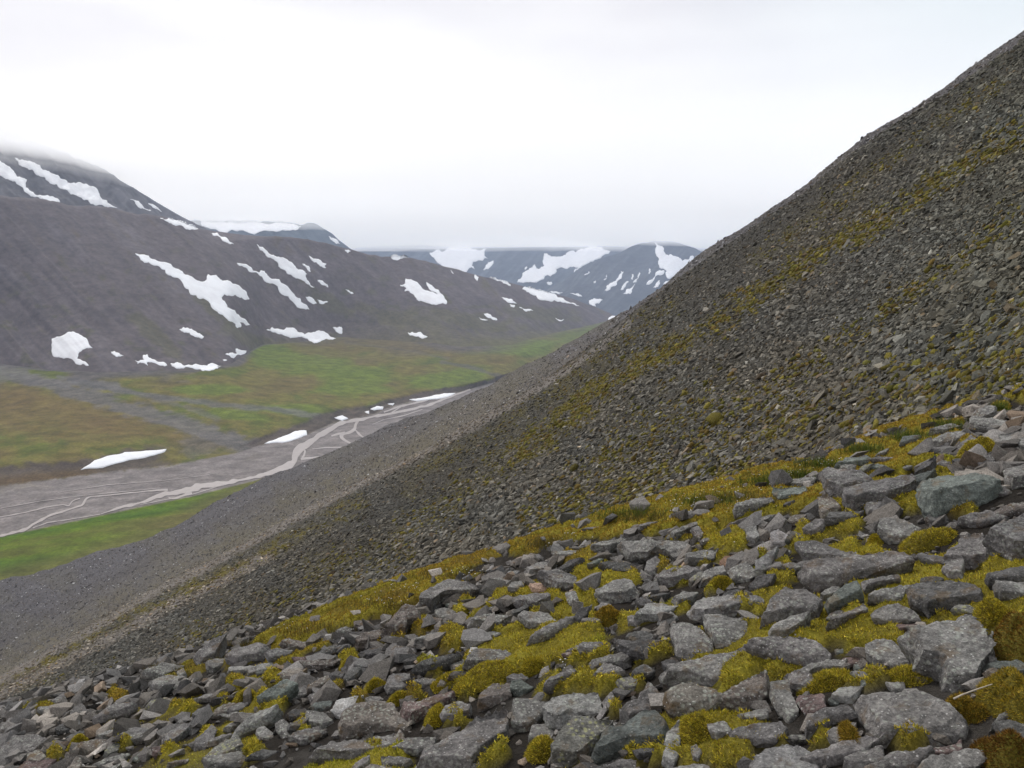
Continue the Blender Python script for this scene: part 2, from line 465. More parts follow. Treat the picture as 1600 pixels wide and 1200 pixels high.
# hill foot goes to dark stones
paint(VC, sstep(4.75, 5.05, t+n1*.4)*.9*sstep(620, 440, px), (.098, .088, .085))
paint(VC, sstep(4.2, 5.1, t+n1*.6)*.5*sstep(440, 620, px), (.108, .094, .062))
paint(VC, blob(px, py, 720, 540, 80, 11, -4, n1*.5)*.7, (.098, .084, .080))
m_val = mat_tint('valley_ground', .55, .36, bumpd=.6, bumps=.5, scale2=.06)
valley.finish('valley_floor', m_val, VC)

# ================================================================ LONG HILL ACROSS THE VALLEY
HC = [(-700, 130), (-300, 225), (0, 303), (60, 307), (120, 317), (180, 321), (230, 331), (300, 346), (350, 351), (430, 362), (500, 375), (560, 388), (600, 396), (650, 402), (700, 415),
      (740, 428), (800, 440), (850, 455), (900, 468), (950, 487), (975, 499), (1050, 518), (1300, 540)]
HD = [(-700, 1150), (0, 1390), (250, 1600), (500, 1840), (700, 2060), (850, 2330), (970, 2750), (1300, 3200)]
crest = dep(HC, HD)
foot = [(p, q+14, z-14) for p, q, z in rf]
def midrow(f, c, w, bulge):
    out = []
    for pxx in sorted(set([a[0] for a in f]+[a[0] for a in c])):
        fy = np.interp(pxx, [a[0] for a in f], [a[1] for a in f]); fz = np.interp(pxx, [a[0] for a in f], [a[2] for a in f])
        cyy = np.interp(pxx, [a[0] for a in c], [a[1] for a in c]); cd = np.interp(pxx, [a[0] for a in c], [a[2] for a in c])
        fv = uv(pxx, fy)[1]; cv = uv(pxx, cyy)[1]
        fd = fz/fv
        y = fd*(1-w)+cd*w; z = fz*(1-w)+cv*cd*w+bulge*math.sin(math.pi*w)
        v = z/y
        # back to an image row
        _, pyy = project(np.array([[0, y, z]]))
        out.append((pxx, float(pyy[0]), y))
    return out
m1 = midrow(foot, crest, .3, -14); m2 = midrow(foot, crest, .65, 2)
hill = Land([foot, m1, m2, crest, dep(HC, HD, 8, 1.12), dep(HC, HD, 40, 1.5)], -700, 1300, 2.5, [50, 60, 60, 6, 5], smooth=14, zrows=(0,))
P = hill.P
px, py = hill.px, hill.py
hrel = sstep(0, .5, hill.t)*sstep(4.0, 2.9, hill.t)
fall = (px-(py-300)*.95)*.018            # fall line runs down to the right
P[..., 2] += hrel*(fbm(fall, py*.003, oct=3, seed=61)*6-np.abs(fbm(fall*3.2, py*.005, oct=3, seed=63))*4+fbm(P[..., 0]*.008, P[..., 1]*.005, oct=3, seed=62)*4)
# hollow that holds the big drift
P[..., 2] -= hrel*20*np.exp(-((px-455-(py-460)*.9)/55)**2)*sstep(560, 480, py)
n1 = fbm(fall*1.6, py*.008, oct=4, seed=71); n2 = fbm(px*.05, py*.09, oct=5, seed=72); n3 = fbm(fall*7, py*.016, oct=4, seed=73)
HCc = np.zeros(P.shape); HCc[...] = (.124, .104, .102)
paint(HCc, sstep(0, .5, n1)*.6, (.150, .132, .135))
paint(HCc, sstep(.05, .5, -n3+.3*n2)*.5, (.088, .075, .078))
paint(HCc, sstep(.05, .5, n3+.3*n1)*sstep(-.2, .4, n2)*.5, (.118, .090, .058))
paint(HCc, sstep(.2, .6, n2+.3*n3)*sstep(330, 480, py)*.55, (.092, .092, .042))
for b in ((240, 520, 60, 14, -40, ), (420, 545, 80, 14, -25), (640, 500, 90, 16, -12), (520, 470, 50, 10, -30), (730, 500, 90, 14, -10), (840, 490, 70, 14, -8), (330, 480, 40, 10, -40)):
    paint(HCc, blob(px, py, *b, n2*.7)*.5, (.105, .100, .044))
lowg = sstep(.55, .0, hill.t+n2*.5)
paint(HCc, lowg*.6*sstep(380, 460, px), (.110, .100, .045))
paint(HCc, sstep(460, 640, px)*sstep(1.7, .3, hill.t+n2*.6)*.8, (.112, .098, .058))
paint(HCc, sstep(620, 800, px)*sstep(1.3, .2, hill.t+n2*.5)*.7, (.112, .106, .040))
m_hill = mat_tint('hill_ground', .12, .20, bumpd=1.5, bumps=.5, scale2=.03)
hill.finish('valley_hill', m_hill, HCc)

# ================================================================ MOUNTAINS UNDER THE CLOUD
def mountain(name, top, bottom, depth_top, depth_bot, x0, x1, col, seed, streak, dx=2.0, amp=22, slope=.9):
    xs = sorted(set([p[0] for p in top]+[p[0] for p in bottom]))
    L = Land([dep(bottom, depth_bot), dep(top, depth_top), dep(top, depth_top, 12, 1.1), dep(top, depth_top, 60, 1.4)], x0, x1, dx, [90, 6, 5], smooth=2)
    P = L.P
    e = sstep(1.3, .95, L.t)
    f = (L.px+slope*(L.py-400))*.03
    P[..., 2] += e*amp*(fbm(f, L.py*.01, oct=4, seed=seed)+.6*fbm(L.px*.03, L.py*.05, oct=4, seed=seed+1))
    n1 = fbm(f*2, L.py*.02, oct=5, seed=seed+2); n2 = fbm(L.px*.06, L.py*.1, oct=4, seed=seed+3)
    C = np.zeros(P.shape); C[...] = col
    paint(C, sstep(0, .5, n1)*.5, tuple(c*1.6 for c in col)); paint(C, sstep(0, .4, n2)*.6, tuple(c*.6 for c in col))
    n4 = fbm(f*7, L.py*.05, oct=3, seed=seed+5); paint(C, sstep(.1, .4, n4)*.5, tuple(c*1.7 for c in col))
    L.finish(name, m_mtn, C); L.bvh()
    return L
m_mtn = mat_tint('mountain_rock', .03, .2, bumpd=6, bumps=.5, scale2=.008)
mt_left = mountain('left_mountain', [(-700, 70), (-200, 165), (0, 200), (60, 219), (110, 242), (170, 268), (230, 303), (290, 338), (330, 360), (420, 420)],
                   [(-700, 420), (0, 360), (420, 430)], [(-700, 1900), (0, 2150), (100, 2200), (300, 2650), (420, 2900)], [(-700, 1500), (0, 1650), (420, 2300)], -700, 420, (.100, .094, .096), 101, None, slope=-1.0)
mt_peak = mountain('distant_peak', [(150, 420), (250, 360), (310, 343), (400, 347), (455, 351), (472, 349), (485, 345), (500, 353), (522, 367), (545, 383), (600, 420)],
                   [(150, 440), (600, 440)], [(250, 4300), (485, 4500), (600, 4700)], [(250, 3400), (600, 3600)], 150, 600, (.07, .085, .095), 131, None, slope=-1.0)
mt_far = mountain('far_ridge', [(380, 450), (480, 405), (560, 385), (600, 376), (660, 371), (720, 374), (800, 371), (880, 375), (930, 379), (1000, 378), (1150, 378), (1300, 400)],
                  [(380, 470), (700, 480), (850, 470), (1000, 470), (1300, 500)], [(480, 7600), (1300, 8200)], [(480, 5600), (850, 5200), (1300, 6400)], 380, 1300, (.075, .085, .095), 151, None, slope=1.0)
mt_right = mountain('far_mountain', [(820, 470), (860, 450), (908, 421), (940, 405), (972, 390), (995, 381), (1022, 374), (1050, 376), (1090, 388), (1108, 400), (1180, 450), (1300, 520)],
                    [(820, 505), (900, 508), (1000, 515), (1300, 560)], [(820, 5000), (1022, 6300), (1300, 6600)], [(820, 3800), (1000, 4200), (1300, 4600)], 820, 1300, (.078, .084, .09), 171, None, slope=1.0, amp=18)

# open country behind the camera, uphill, and out to the horizon, so that the land never ends in view
bmv = []
ext = Land([[(-5200, 1500, 3300), (6000, 1500, 3300)], [(-5200, 560, 9000), (6000, 560, 9000)]], -5200, 6000, 200, [6], smooth=0)
ext.P[..., 2] = -210
ext.finish('plain', m_mtn, np.ones(ext.P.shape)*np.array((.09, .085, .07)))

valley.bvh(); hill.bvh(); scree.bvh()
# ================================================================ SNOW PATCHES AND RIVER
m_snow = mat_snow()
def glob(o, s, pts): return [(o[0]+x/s, o[1]+y/s) for x, y in pts]
L_, M_, N_, Pq, V6, V5, F1 = ((0, 200), 5), ((200, 380), 4), ((560, 360), 5), ((800, 360), 5), ((0, 680), 4), ((400, 590), 4.444), ((0, 200), 2.667)
SNOW = [
 (L_, 'left', 'long drift running off the left edge high on the cloud-capped mountain', [(-150,130),(0,255),(60,300),(110,340),(130,380),(210,405),(200,440),(200,465),(330,530),(470,590),(420,590),(300,540),(170,460),(60,400),(0,370),(-120,290)]),
 (L_, 'left', 'broadest snow streak on the cloud-capped left mountain, ending at the hill crest', [(115,235),(200,255),(310,290),(340,330),(420,360),(530,430),(590,435),(680,440),(780,520),(800,560),(915,625),(840,620),(740,605),(620,540),(500,480),(380,420),(290,370),(200,310),(140,260)]),
 (L_, 'left', 'hairline snow streak high on the right flank of the left mountain', [(920,475),(1000,540),(1180,648),(1130,630),(1010,560)]),
 (L_, 'left', 'thin snow streak nearest the right outline of the left mountain', [(1115,560),(1200,600),(1350,695),(1290,680),(1190,620)]),
 (L_, 'hill', 'narrow snow sliver just under the crest where the hill meets the left mountain', [(1250,705),(1380,725),(1470,760),(1550,790),(1520,795),(1400,760),(1300,730)]),
 (M_, 'hill', 'largest snow drift on the valley hill, forked with a pointed upper tail', [(45,65),(150,100),(300,160),(400,210),(490,230),(500,195),(550,200),(610,235),(680,260),(760,350),(730,355),(690,335),(640,330),(600,320),(585,340),(620,400),(700,460),(780,520),(700,495),(705,525),(685,532),(640,490),(560,430),(450,350),(350,270),(250,200),(130,120)]),
 (M_, 'hill', 'long smooth diagonal snow streak right of the forked drift', [(680,125),(820,185),(830,170),(900,225),(1040,320),(1100,380),(1175,438),(1100,410),(960,320),(850,235),(760,180)]),
 (M_, 'hill', 'wide snow streak with a thin tail reaching up towards the hill crest', [(760,-6),(880,65),(940,85),(1040,140),(1100,175),(1130,195),(1110,195),(1130,240),(1165,275),(1140,270),(1060,220),(990,185),(940,145),(910,100),(850,60)]),
 (M_, 'hill', 'short slanted snow streak below the small distant peak', [(1120,65),(1180,100),(1240,130),(1230,140),(1265,182),(1200,145),(1150,110)]),
 (M_, 'hill', 'thin snow fleck between two slanted streaks under the hill crest', [(1090,130),(1130,145),(1165,190),(1120,165)]),
 (M_, 'hill', 'small slanted snow fleck on bare stones right of the wide tailed streak', [(1185,230),(1230,250),(1260,282),(1225,265)]),
 (M_, 'hill', 'small rounded snow patch near the lower end of the smooth diagonal streak', [(1110,335),(1150,340),(1175,370),(1180,378),(1130,365)]),
 (M_, 'hill', 'tiny pointed snow fleck touching the rounded patch on its right', [(1183,352),(1210,360),(1250,368),(1196,375)]),
 (M_, 'hill', 'tiny isolated snow line on brown slope in the middle of the hill', [(1360,290),(1418,322),(1390,315)]),
 (M_, 'hill', 'tiny snow dot just below the hill crest right of the small peak', [(1355,45),(1392,50),(1375,62)]),
 (M_, 'hill', 'small oval snow patch alone on dark stones below the forked drift', [(320,540),(375,530),(420,550),(475,585),(460,597),(410,580),(350,560)]),
 (M_, 'foot', 'jagged low snow bank at the hill foot with a raised tooth', [(10,715),(60,740),(100,735),(95,700),(120,695),(170,730),(245,765),(200,765),(150,745),(120,745),(125,765),(60,755)]),
 (M_, 'foot', 'long flat snow bank lying along the green edge of the hill foot', [(265,755),(310,745),(380,760),(420,755),(480,765),(510,755),(587,768),(560,785),(500,798),(430,790),(320,785)]),
 (M_, 'foot', 'small notched snow patch climbing the hill foot above the flat bank', [(610,695),(650,685),(680,690),(675,660),(740,672),(720,695),(660,720),(640,710)]),
 (M_, 'foot', 'tiny snow sliver between the flat bank and the notched patch', [(585,725),(635,728),(620,736)]),
 (M_, 'foot', 'wavy snow bank with holes at the foot of the hollow slope', [(830,535),(890,541),(900,525),(980,540),(990,528),(1060,555),(1150,560),(1210,550),(1260,580),(1325,590),(1280,605),(1200,618),(1130,610),(1120,595),(1050,590),(980,580),(910,558)]),
 (M_, 'foot', 'small square snow patch at the right end of the wavy bank', [(1280,525),(1335,525),(1337,570),(1300,555)]),
 (F1, 'foot', 'round snow blob with a hooked tail at the hill foot far left', [(215,880),(240,870),(290,850),(340,865),(395,920),(330,935),(320,960),(370,990),(320,985),(270,960),(220,950),(215,920)]),
 (F1, 'foot', 'thin snow dash between the hooked blob and the jagged bank', [(462,933),(515,950),(500,953)]),
 (F1, 'hill', 'broken snow strip beneath the crest above the forked drift', [(872,437),(930,455),(975,485),(940,475),(890,450)]),
 (N_, 'hill', 'flat snow lens on the rounded crest at the middle of the hill', [(250,205),(330,200),(390,212),(300,235)]),
 (N_, 'hill', 'broad white snowfield on the mid hill, ragged on its left side', [(370,375),(420,390),(560,480),(690,550),(690,575),(620,580),(500,555),(430,500),(360,475),(375,455),(325,430),(365,415)]),
 (N_, 'hill', 'slim snow spur forming a V with the broad ragged snowfield', [(530,405),(580,440),(640,490),(780,545),(700,530),(640,505)]),
 (N_, 'foot', 'flat snow strip by itself above the green terrace', [(310,795),(400,805),(420,795),(540,832),(440,828)]),
 (N_, 'hill', 'upper of two thin snow streaks above the far green flats', [(930,612),(1010,650),(1085,700),(1040,690),(980,650)]),
 (N_, 'hill', 'lower of two thin snow streaks above the far green flats', [(930,675),(1035,705),(980,702)]),
 (N_, 'hill', 'bumpy snow patch on the far right part of the hill', [(1120,525),(1190,535),(1280,585),(1250,580),(1160,560)]),
 (N_, 'hill', 'small snow fleck under the left end of the bumpy patch', [(1175,572),(1225,590),(1215,605)]),
 (N_, 'hill', 'thin snow wedge below and right of the bumpy patch', [(1255,600),(1395,640),(1300,632)]),
 (N_, 'hill', 'greyish snow strip draped over the hill crest before the glacier', [(965,352),(1060,367),(1160,397),(1190,435),(1130,412),(1060,385),(990,369)]),
 (N_, 'hill', 'small upright snow fleck hanging from the hill crest', [(910,345),(940,367),(930,400),(915,382)]),
 (N_, 'hill', 'hairline snow streak beneath the crest below the glacier', [(720,310),(770,352),(740,338)]),
 (Pq, 'hill', 'wide snow slab on the last shoulder of the hill', [(80,460),(130,442),(250,472),(400,530),(525,590),(430,570),(330,545),(210,540),(150,500)]),
 (Pq, 'any', 'narrow snow band just behind the wide slab', [(260,466),(395,485),(370,497),(280,490)]),
 (Pq, 'any', 'thin flat snow band low in the valley head', [(455,493),(520,495),(600,520),(520,517)]),
 (Pq, 'any', 'hooked snow patch at the far valley bottom', [(600,550),(640,530),(710,545),(650,575),(655,595),(610,580)]),
 (Pq, 'hill', 'tiny snow dash on the brown end of the hill', [(340,686),(405,695),(380,709)]),
 (Pq, 'any', 'small snow patch half hidden behind the near stone slope', [(750,695),(770,675),(870,678),(800,700),(760,708)]),
 (Pq, 'far', 'main snowfield spreading over the right face of the far mountain', [(1115,95),(1160,125),(1200,190),(1280,205),(1330,240),(1370,230),(1420,205),(1495,240),(1440,290),(1400,310),(1350,370),(1290,390),(1210,370),(1210,320),(1150,290),(1140,210),(1120,180)]),
 (Pq, 'far', 'branching snow gully left of the main far snowfield', [(1120,340),(1150,312),(1190,315),(1180,345),(1100,400),(1030,460),(1080,390)]),
 (Pq, 'far', 'long forked snow streak on the left face of the far mountain', [(725,470),(780,410),(850,320),(860,325),(815,395),(985,255),(990,262),(830,390),(740,475)]),
 (Pq, 'far', 'short snow streak at the left shoulder of the far mountain', [(665,428),(740,345),(738,375),(690,425)]),
 (Pq, 'far', 'little snow streak between the forked streak and the ragged one', [(850,468),(885,410),(912,400),(872,462)]),
 (Pq, 'far', 'ragged snow streak reaching the foot of the far mountain', [(870,495),(920,460),(990,400),(1030,355),(1022,375),(935,470),(925,497)]),
 (Pq, 'far', 'narrow snow finger under the main far snowfield, left one', [(1105,448),(1155,390),(1155,420),(1122,450)]),
 (Pq, 'far', 'narrow snow finger under the main far snowfield, right one', [(1165,448),(1200,400),(1265,400),(1215,448)]),
 (Pq, 'far', 'short slanted snow fleck high on the left shoulder of the far mountain', [(563,348),(600,322),(606,326),(575,350)]),
 (Pq, 'far', 'tiny upright snow fleck between the forked streak and the main far snowfield', [(1070,300),(1082,305),(1076,340),(1066,338)]),
 (Pq, 'far', 'small upright snow dash left of the ragged streak', [(936,345),(948,345),(944,386),(934,384)]),
 (Pq, 'far', 'slim second prong beside the ragged streak on the far mountain', [(985,372),(998,330),(1003,338),(975,400),(945,412),(958,392)]),
 (Pq, 'far', 'tiny snow dot at the lower left foot of the far mountain', [(636,402),(655,396),(652,412),(638,414)]),
 (Pq, 'ridge', 'small snow patch below the sweeping glacier tongue', [(270,412),(305,402),(312,420),(280,426)]),
 (Pq, 'ridge', 'short slanted snow fleck left of the sweeping glacier tongue', [(98,305),(116,284),(120,290),(106,308)]),
 (Pq, 'ridge', 'sweeping glacier tongue that comes down out of the cloud between two far mountains', [(40,405),(80,350),(160,290),(175,262),(190,300),(250,280),(245,230),(240,165),(300,200),(350,210),(430,175),(560,150),(700,130),(860,110),(820,175),(650,240),(560,290),(530,330),(500,400),(415,460),(410,435),(480,380),(400,375),(430,340),(520,290),(420,300),(300,360),(150,405),(90,410)]),
 (N_, 'ridge', 'broad white glacier filling the left hollow of the far ridge', [(555,180),(600,160),(700,140),(830,130),(1000,140),(1010,220),(960,235),(900,245),(890,280),(935,325),(800,335),(740,300),(650,275),(600,230)]),
 (N_, 'ridge', 'small curved snow gully right of the left glacier', [(975,312),(1010,245),(1055,237),(1030,290)]),
 (L_, 'peak', 'white snowfield behind the hill crest left of the small peak', [(1560,690),(1700,700),(1900,720),(2300,752),(2350,770),(2250,800),(1900,800),(1560,780)]),
 (M_, 'peak', 'tiny snow fleck on the right flank of the small peak', [(1255,-42),(1272,-32),(1325,5),(1290,-8)]),
 (V6, 'valley', 'long pointed snow bank under the terrace edge beside the gravel bed', [(505,218),(590,160),(750,120),(780,108),(1040,88),(1030,105),(860,150),(640,205)]),
 (V5, 'valley', 'rounded white snow bank on the river bend', [(60,460),(140,430),(270,375),(350,370),(355,400),(300,420),(180,455)]),
 (V5, 'valley', 'small snow mound against the brown cut bank, nearest the bend', [(545,280),(600,265),(640,285),(600,300)]),
 (V5, 'valley', 'pinkish dirty snow mound on the gravel upstream of the bend', [(795,220),(840,200),(885,205),(880,222),(820,228)]),
 (V5, 'valley', 'tiny snow lump touching the gravel left of the pinkish mound', [(755,240),(785,233),(785,254)]),
 (V5, 'valley', 'tiny snow scrap upstream of the pinkish mound', [(915,185),(960,180),(950,194)]),
 (V5, 'valley', 'long low snow bank beside the farthest visible water', [(1065,155),(1110,150),(1235,125),(1385,110),(1360,125),(1240,150),(1115,165)]),
]
TREES = {'left': [mt_left.tree], 'hill': [hill.tree, valley.tree], 'foot': [hill.tree, valley.tree], 'any': [hill.tree, valley.tree, mt_right.tree, mt_far.tree],
         'far': [mt_right.tree], 'ridge': [mt_far.tree, mt_right.tree], 'peak': [mt_peak.tree, mt_left.tree], 'valley': [valley.tree]}

def sheet(name, poly, trees, thick, mat, step=1.6, rough=.16, dome=1.0, wob=0.0):
    """a bed of snow or water traced as an outline and laid on the ground it lies on, with its own thickness"""
    pts = [Vector(p) for p in poly]
    r = random.Random(int(pts[0].x*7+pts[0].y))
    for _ in range(3):
        q = []
        for a, b in zip(pts, pts[1:]+pts[:1]):
            q.append(a); d = b-a
            if d.length > 1.8: q.append((a+b)/2+Vector((-d.y, d.x))*r.uniform(-rough, rough))
        pts = q
    nb = len(pts)
    A_ = np.array([tuple(p) for p in pts])
    gx, gy = np.meshgrid(np.arange(A_[:, 0].min(), A_[:, 0].max(), step), np.arange(A_[:, 1].min(), A_[:, 1].max(), step))
    gx, gy = gx.ravel(), gy.ravel()
    ins = inside(gx, gy, A_)
    gx, gy = gx[ins], gy[ins]
    d = dist_polyline(gx, gy, np.vstack([A_, A_[:1]])) if len(gx) else gx
    k = d > step*.45
    gx, gy, d = gx[k], gy[k], d[k]
    vs = [Vector(p) for p in A_]+[Vector(p) for p in zip(gx, gy)]
    out = delaunay_2d_cdt(vs, [(i, (i+1) % nb) for i in range(nb)], [], 1, 1e-4)
    ov, of = out[0], out[2]
    X = np.array([tuple(v) for v in ov])
    dd = dist_polyline(X[:, 0], X[:, 1], np.vstack([A_, A_[:1]]))
    P, hits = [], []
    for x, y in X:
        h = cast(trees, x, y)
        P.append(h[0] if h else None)
    good = [i for i, p in enumerate(P) if p is not None]
    if not good: return None
    gX = X[good]; gd = np.array([P[i].y for i in good])
    for i, p in enumerate(P):
        if p is None:
            j = int(np.argmin(((gX-X[i])**2).sum(1)))
            u, v = uv(*X[i]); P[i] = Vector((u*gd[j], gd[j], v*gd[j]))
    # keep neighbours together: no stretched triangles across a skyline
    V = np.array([tuple(p) for p in P])
    med = np.median(V[:, 1])
    tk = med*thick
    lift = tk*(.35+.65*np.clip(dd/(step*4), 0, 1)**.6*dome)+tk*wob*vnoise(X[:, 0]*.3, X[:, 1]*.5, seed=4)
    V2 = V.copy(); V2[:, 2] += lift
    faces = []
    for f in of:
        ys = [V[i, 1] for i in f]
        if max(ys)-min(ys) < med*.06+30: faces.append(tuple(f))
    if not faces: return None
    # keep the one connected patch
    par = list(range(len(faces))); eo = {}
    def root(i):
        while par[i] != i: par[i] = par[par[i]]; i = par[i]
        return i
    for i, f in enumerate(faces):
        for a, b in zip(f, f[1:]+f[:1]):
            e = (min(a, b), max(a, b))
            if e in eo: par[root(i)] = root(eo[e])
            else: eo[e] = i
    tally = {}
    for i in range(len(faces)): tally[root(i)] = tally.get(root(i), 0)+1
    best_ = max(tally, key=tally.get); faces = [f for i, f in enumerate(faces) if root(i) == best_]
    use = sorted(set(k for f in faces for k in f)); re_ = {k: i for i, k in enumerate(use)}
    V2 = V2[use]; V = V[use]; faces = [tuple(re_[k] for k in f) for f in faces]
    n = len(V2)
    # skirt round the rim
    cnt = {}
    for f in faces:
        for a, b in zip(f, f[1:]+f[:1]): cnt[(a, b)] = 1
    allv = V2.tolist(); low = {}
    def lo(i):
        if i not in low:
            low[i] = len(allv); allv.append((V[i, 0], V[i, 1], V[i, 2]-tk*1.0))
        return low[i]
    for (a, b) in list(cnt):
        if (b, a) not in cnt:
            la, lb = lo(a), lo(b)
            faces.append((b, a, la)); faces.append((b, la, lb))
    me = mesh_np(name, np.array(allv), np.array([f[:3] for f in faces]), True)
    bm = bmesh.new(); bm.from_mesh(me); bmesh.ops.recalc_face_normals(bm, faces=bm.faces)
    up = sum(f.normal.z*f.calc_area() for f in bm.faces)
    bm.to_mesh(me); bm.free()
    return me, mat

GRP = {'left': 'snow patches on the left mountain', 'hill': 'snow patches on the valley hill', 'foot': 'snow banks along the foot of the hill', 'any': 'snow patches at the valley head',
       'far': 'snow patches on the far mountain', 'ridge': 'snowfields on the far ridge', 'peak': 'snow by the small peak', 'valley': 'snow banks beside the river'}
for (o, s), where, lab, pts in SNOW:
    r = sheet('snow_patch', glob(o, s, pts), TREES[where], .0010 if where != 'valley' else .0016, m_snow, rough={'valley': .05, 'far': .26, 'ridge': .26}.get(where, .19))
    if r is None: print('no snow', lab); continue
    me, mt = r
    c = np.zeros(len(me.vertices)*3, dtype=np.float32); me.vertices.foreach_get('co', c); c = c.reshape(-1, 3)
    org = c.mean(0); c -= org; me.vertices.foreach_set('co', c.ravel())
    ob = add_obj('snow_patch', me, m_snow, org)
    tag(ob, lab, 'snow patch', GRP[where])

# river braids
mw, t_ = newmat('silty_water')
tc = t_.n('ShaderNodeTexCoord').outputs['Object']
nn = t_.noise(tc, .25, 4, .6)
t_.bsdf(t_.ramp(nn, [(.3, (.30, .25, .225)), (.7, (.40, .345, .315))]), .28, t_.noise(tc, 1.2, 3, .6), .08, .35, .5)
BR = [
 ([(735,609),(712,617),(690,625),(675,632),(650,638),(620,645),(590,650),(563,656),(530,662),(510,674),(490,688),(470,700),(462,712),(459,722),(440,733),(415,742),(385,749),(350,755),(312,761),(275,769),(245,776),(225,785),(187,794),(157,804)],
  [1.6,2,2.4,3,2,2,2.6,3,3.6,4.5,5.5,6.5,7.5,8,6,4,2.6,4,6,6,3.5,2.6,2.4,1]),
 ([(262,766),(230,768),(185,773),(140,777),(133,781),(129,790),(110,796),(75,807),(57,817),(37,829),(0,838),(-120,862),(-300,895)], [2,1.4,1.3,1.2,2.2,2.8,1.5,2.2,2.4,2.6,2.2,3,4]),
 ([(125,779),(112,784),(108,792),(100,789),(72,793),(45,800),(0,809),(-150,830)], [1,1,1,1,1.2,1.2,1,1]),
 ([(157,804),(110,812),(75,817),(50,826)], [1,.8,.8,.8]),
 ([(712,616),(680,622),(654,629),(627,635),(606,642),(598,645)], [1.6,1.4,1.6,1.6,1.6,1]),
 ([(627,635),(620,640),(612,645)], [1.4,1.4,1.4]),
 ([(560,658),(555,664),(555,671),(546,676),(533,680),(534,685),(543,691),(552,695)], [2.5,2.6,2.6,3,3.6,2.4,2,1]),
 ([(518,682),(530,679),(540,676)], [1.5,2.6,2]),
 ([(555,672),(562,680),(567,684),(575,686)], [1.4,1.8,1.6,.8]),
 ([(544,699),(508,700),(488,702)], [1,1,.7]),
 ([(470,704),(477,703),(475,714),(470,716)], [1,1.4,1.6,1.6]), ([(470,718),(485,716),(503,714)], [2.4,1.6,.8]),
 ([(0,795),(60,784),(120,776),(190,769),(250,763)], [.5,.7,.5,.6,.4]), ([(200,793),(250,783),(300,773),(330,764),(352,757)], [.4,.7,.6,.7,.4]), ([(90,770),(170,758),(250,752),(330,742)], [.3,.6,.4,.3]), ([(660,640),(630,650),(600,656),(580,664)], [.5,.9,.6,.4]), ([(620,664),(590,676),(570,690)], [.4,.8,.5]),
 ([(300,771),(285,776),(270,780),(262,778)], [2.6,2.4,1.8,1]),
]
RV, RF = [], []
for pts, ws in BR:
    pts = np.array(pts, float); ws = np.array(ws, float)
    s_ = np.concatenate([[0], np.cumsum(np.hypot(*np.diff(pts, axis=0).T))])
    S = np.arange(0, s_[-1], 2.0)
    cx = np.interp(S, s_, pts[:, 0]); cyy = np.interp(S, s_, pts[:, 1]); ww = np.interp(S, s_, ws)
    for _ in range(3):
        cx[1:-1] = .25*cx[:-2]+.5*cx[1:-1]+.25*cx[2:]; cyy[1:-1] = .25*cyy[:-2]+.5*cyy[1:-1]+.25*cyy[2:]
    tx, ty = np.gradient(cx), np.gradient(cyy); L = np.hypot(tx, ty)+1e-6
    nx, ny = -ty/L, tx/L
    wa = ww*(.9+.45*vnoise(S*.12, S*0+pts[0, 0], seed=9)); wb = ww*(.9+.45*vnoise(S*.12, S*0-pts[0, 0], seed=10))
    base = len(RV)
    for i in range(len(S)):
        for k, wv in ((-1, -wa[i]), (0, 0), (1, wb[i])):
            h = cast([valley.tree], cx[i]+nx[i]*wv*.82, cyy[i]+ny[i]*wv*.82)
            p = h[0] if h else Vector(RV[-3])
            RV.append((p.x, p.y, p.z+.30))
    for i in range(len(S)-1):
        for k in (0, 1):
            a = base+i*3+k
            RF.append((a, a+1, a+4, a+3))
rv = add_obj('river', mesh_np('river', np.array(RV), np.array(RF), True), mw)
rv['kind'] = 'structure'
# ================================================================ STONES OF THE SCREE
def stone_proto(seed, flat=.38, n=9, npts=14):
    """a faceted slab: hull of a few points in a squashed block"""
    r = random.Random(seed)
    bm = bmesh.new()
    for i in range(npts):
        a = r.uniform(0, 2*math.pi); rr = r.uniform(.6, 1)
        z = r.choice((-1, 1))*r.uniform(.55, 1)
        k = .75 if abs(z) > .8 else 1
        bm.verts.new((math.cos(a)*rr*k*.5, math.sin(a)*rr*k*.5*r.uniform(.55, .9), z*.5*flat))
    bmesh.ops.convex_hull(bm, input=bm.verts)
    bmesh.ops.delete(bm, geom=[v for v in bm.verts if not v.link_faces], context='VERTS')
    bmesh.ops.triangulate(bm, faces=bm.faces)
    bm.verts.index_update()
    V = np.array([v.co[:] for v in bm.verts]); F = np.array([[v.index for v in f.verts] for f in bm.faces])
    bm.free()
    return V, F

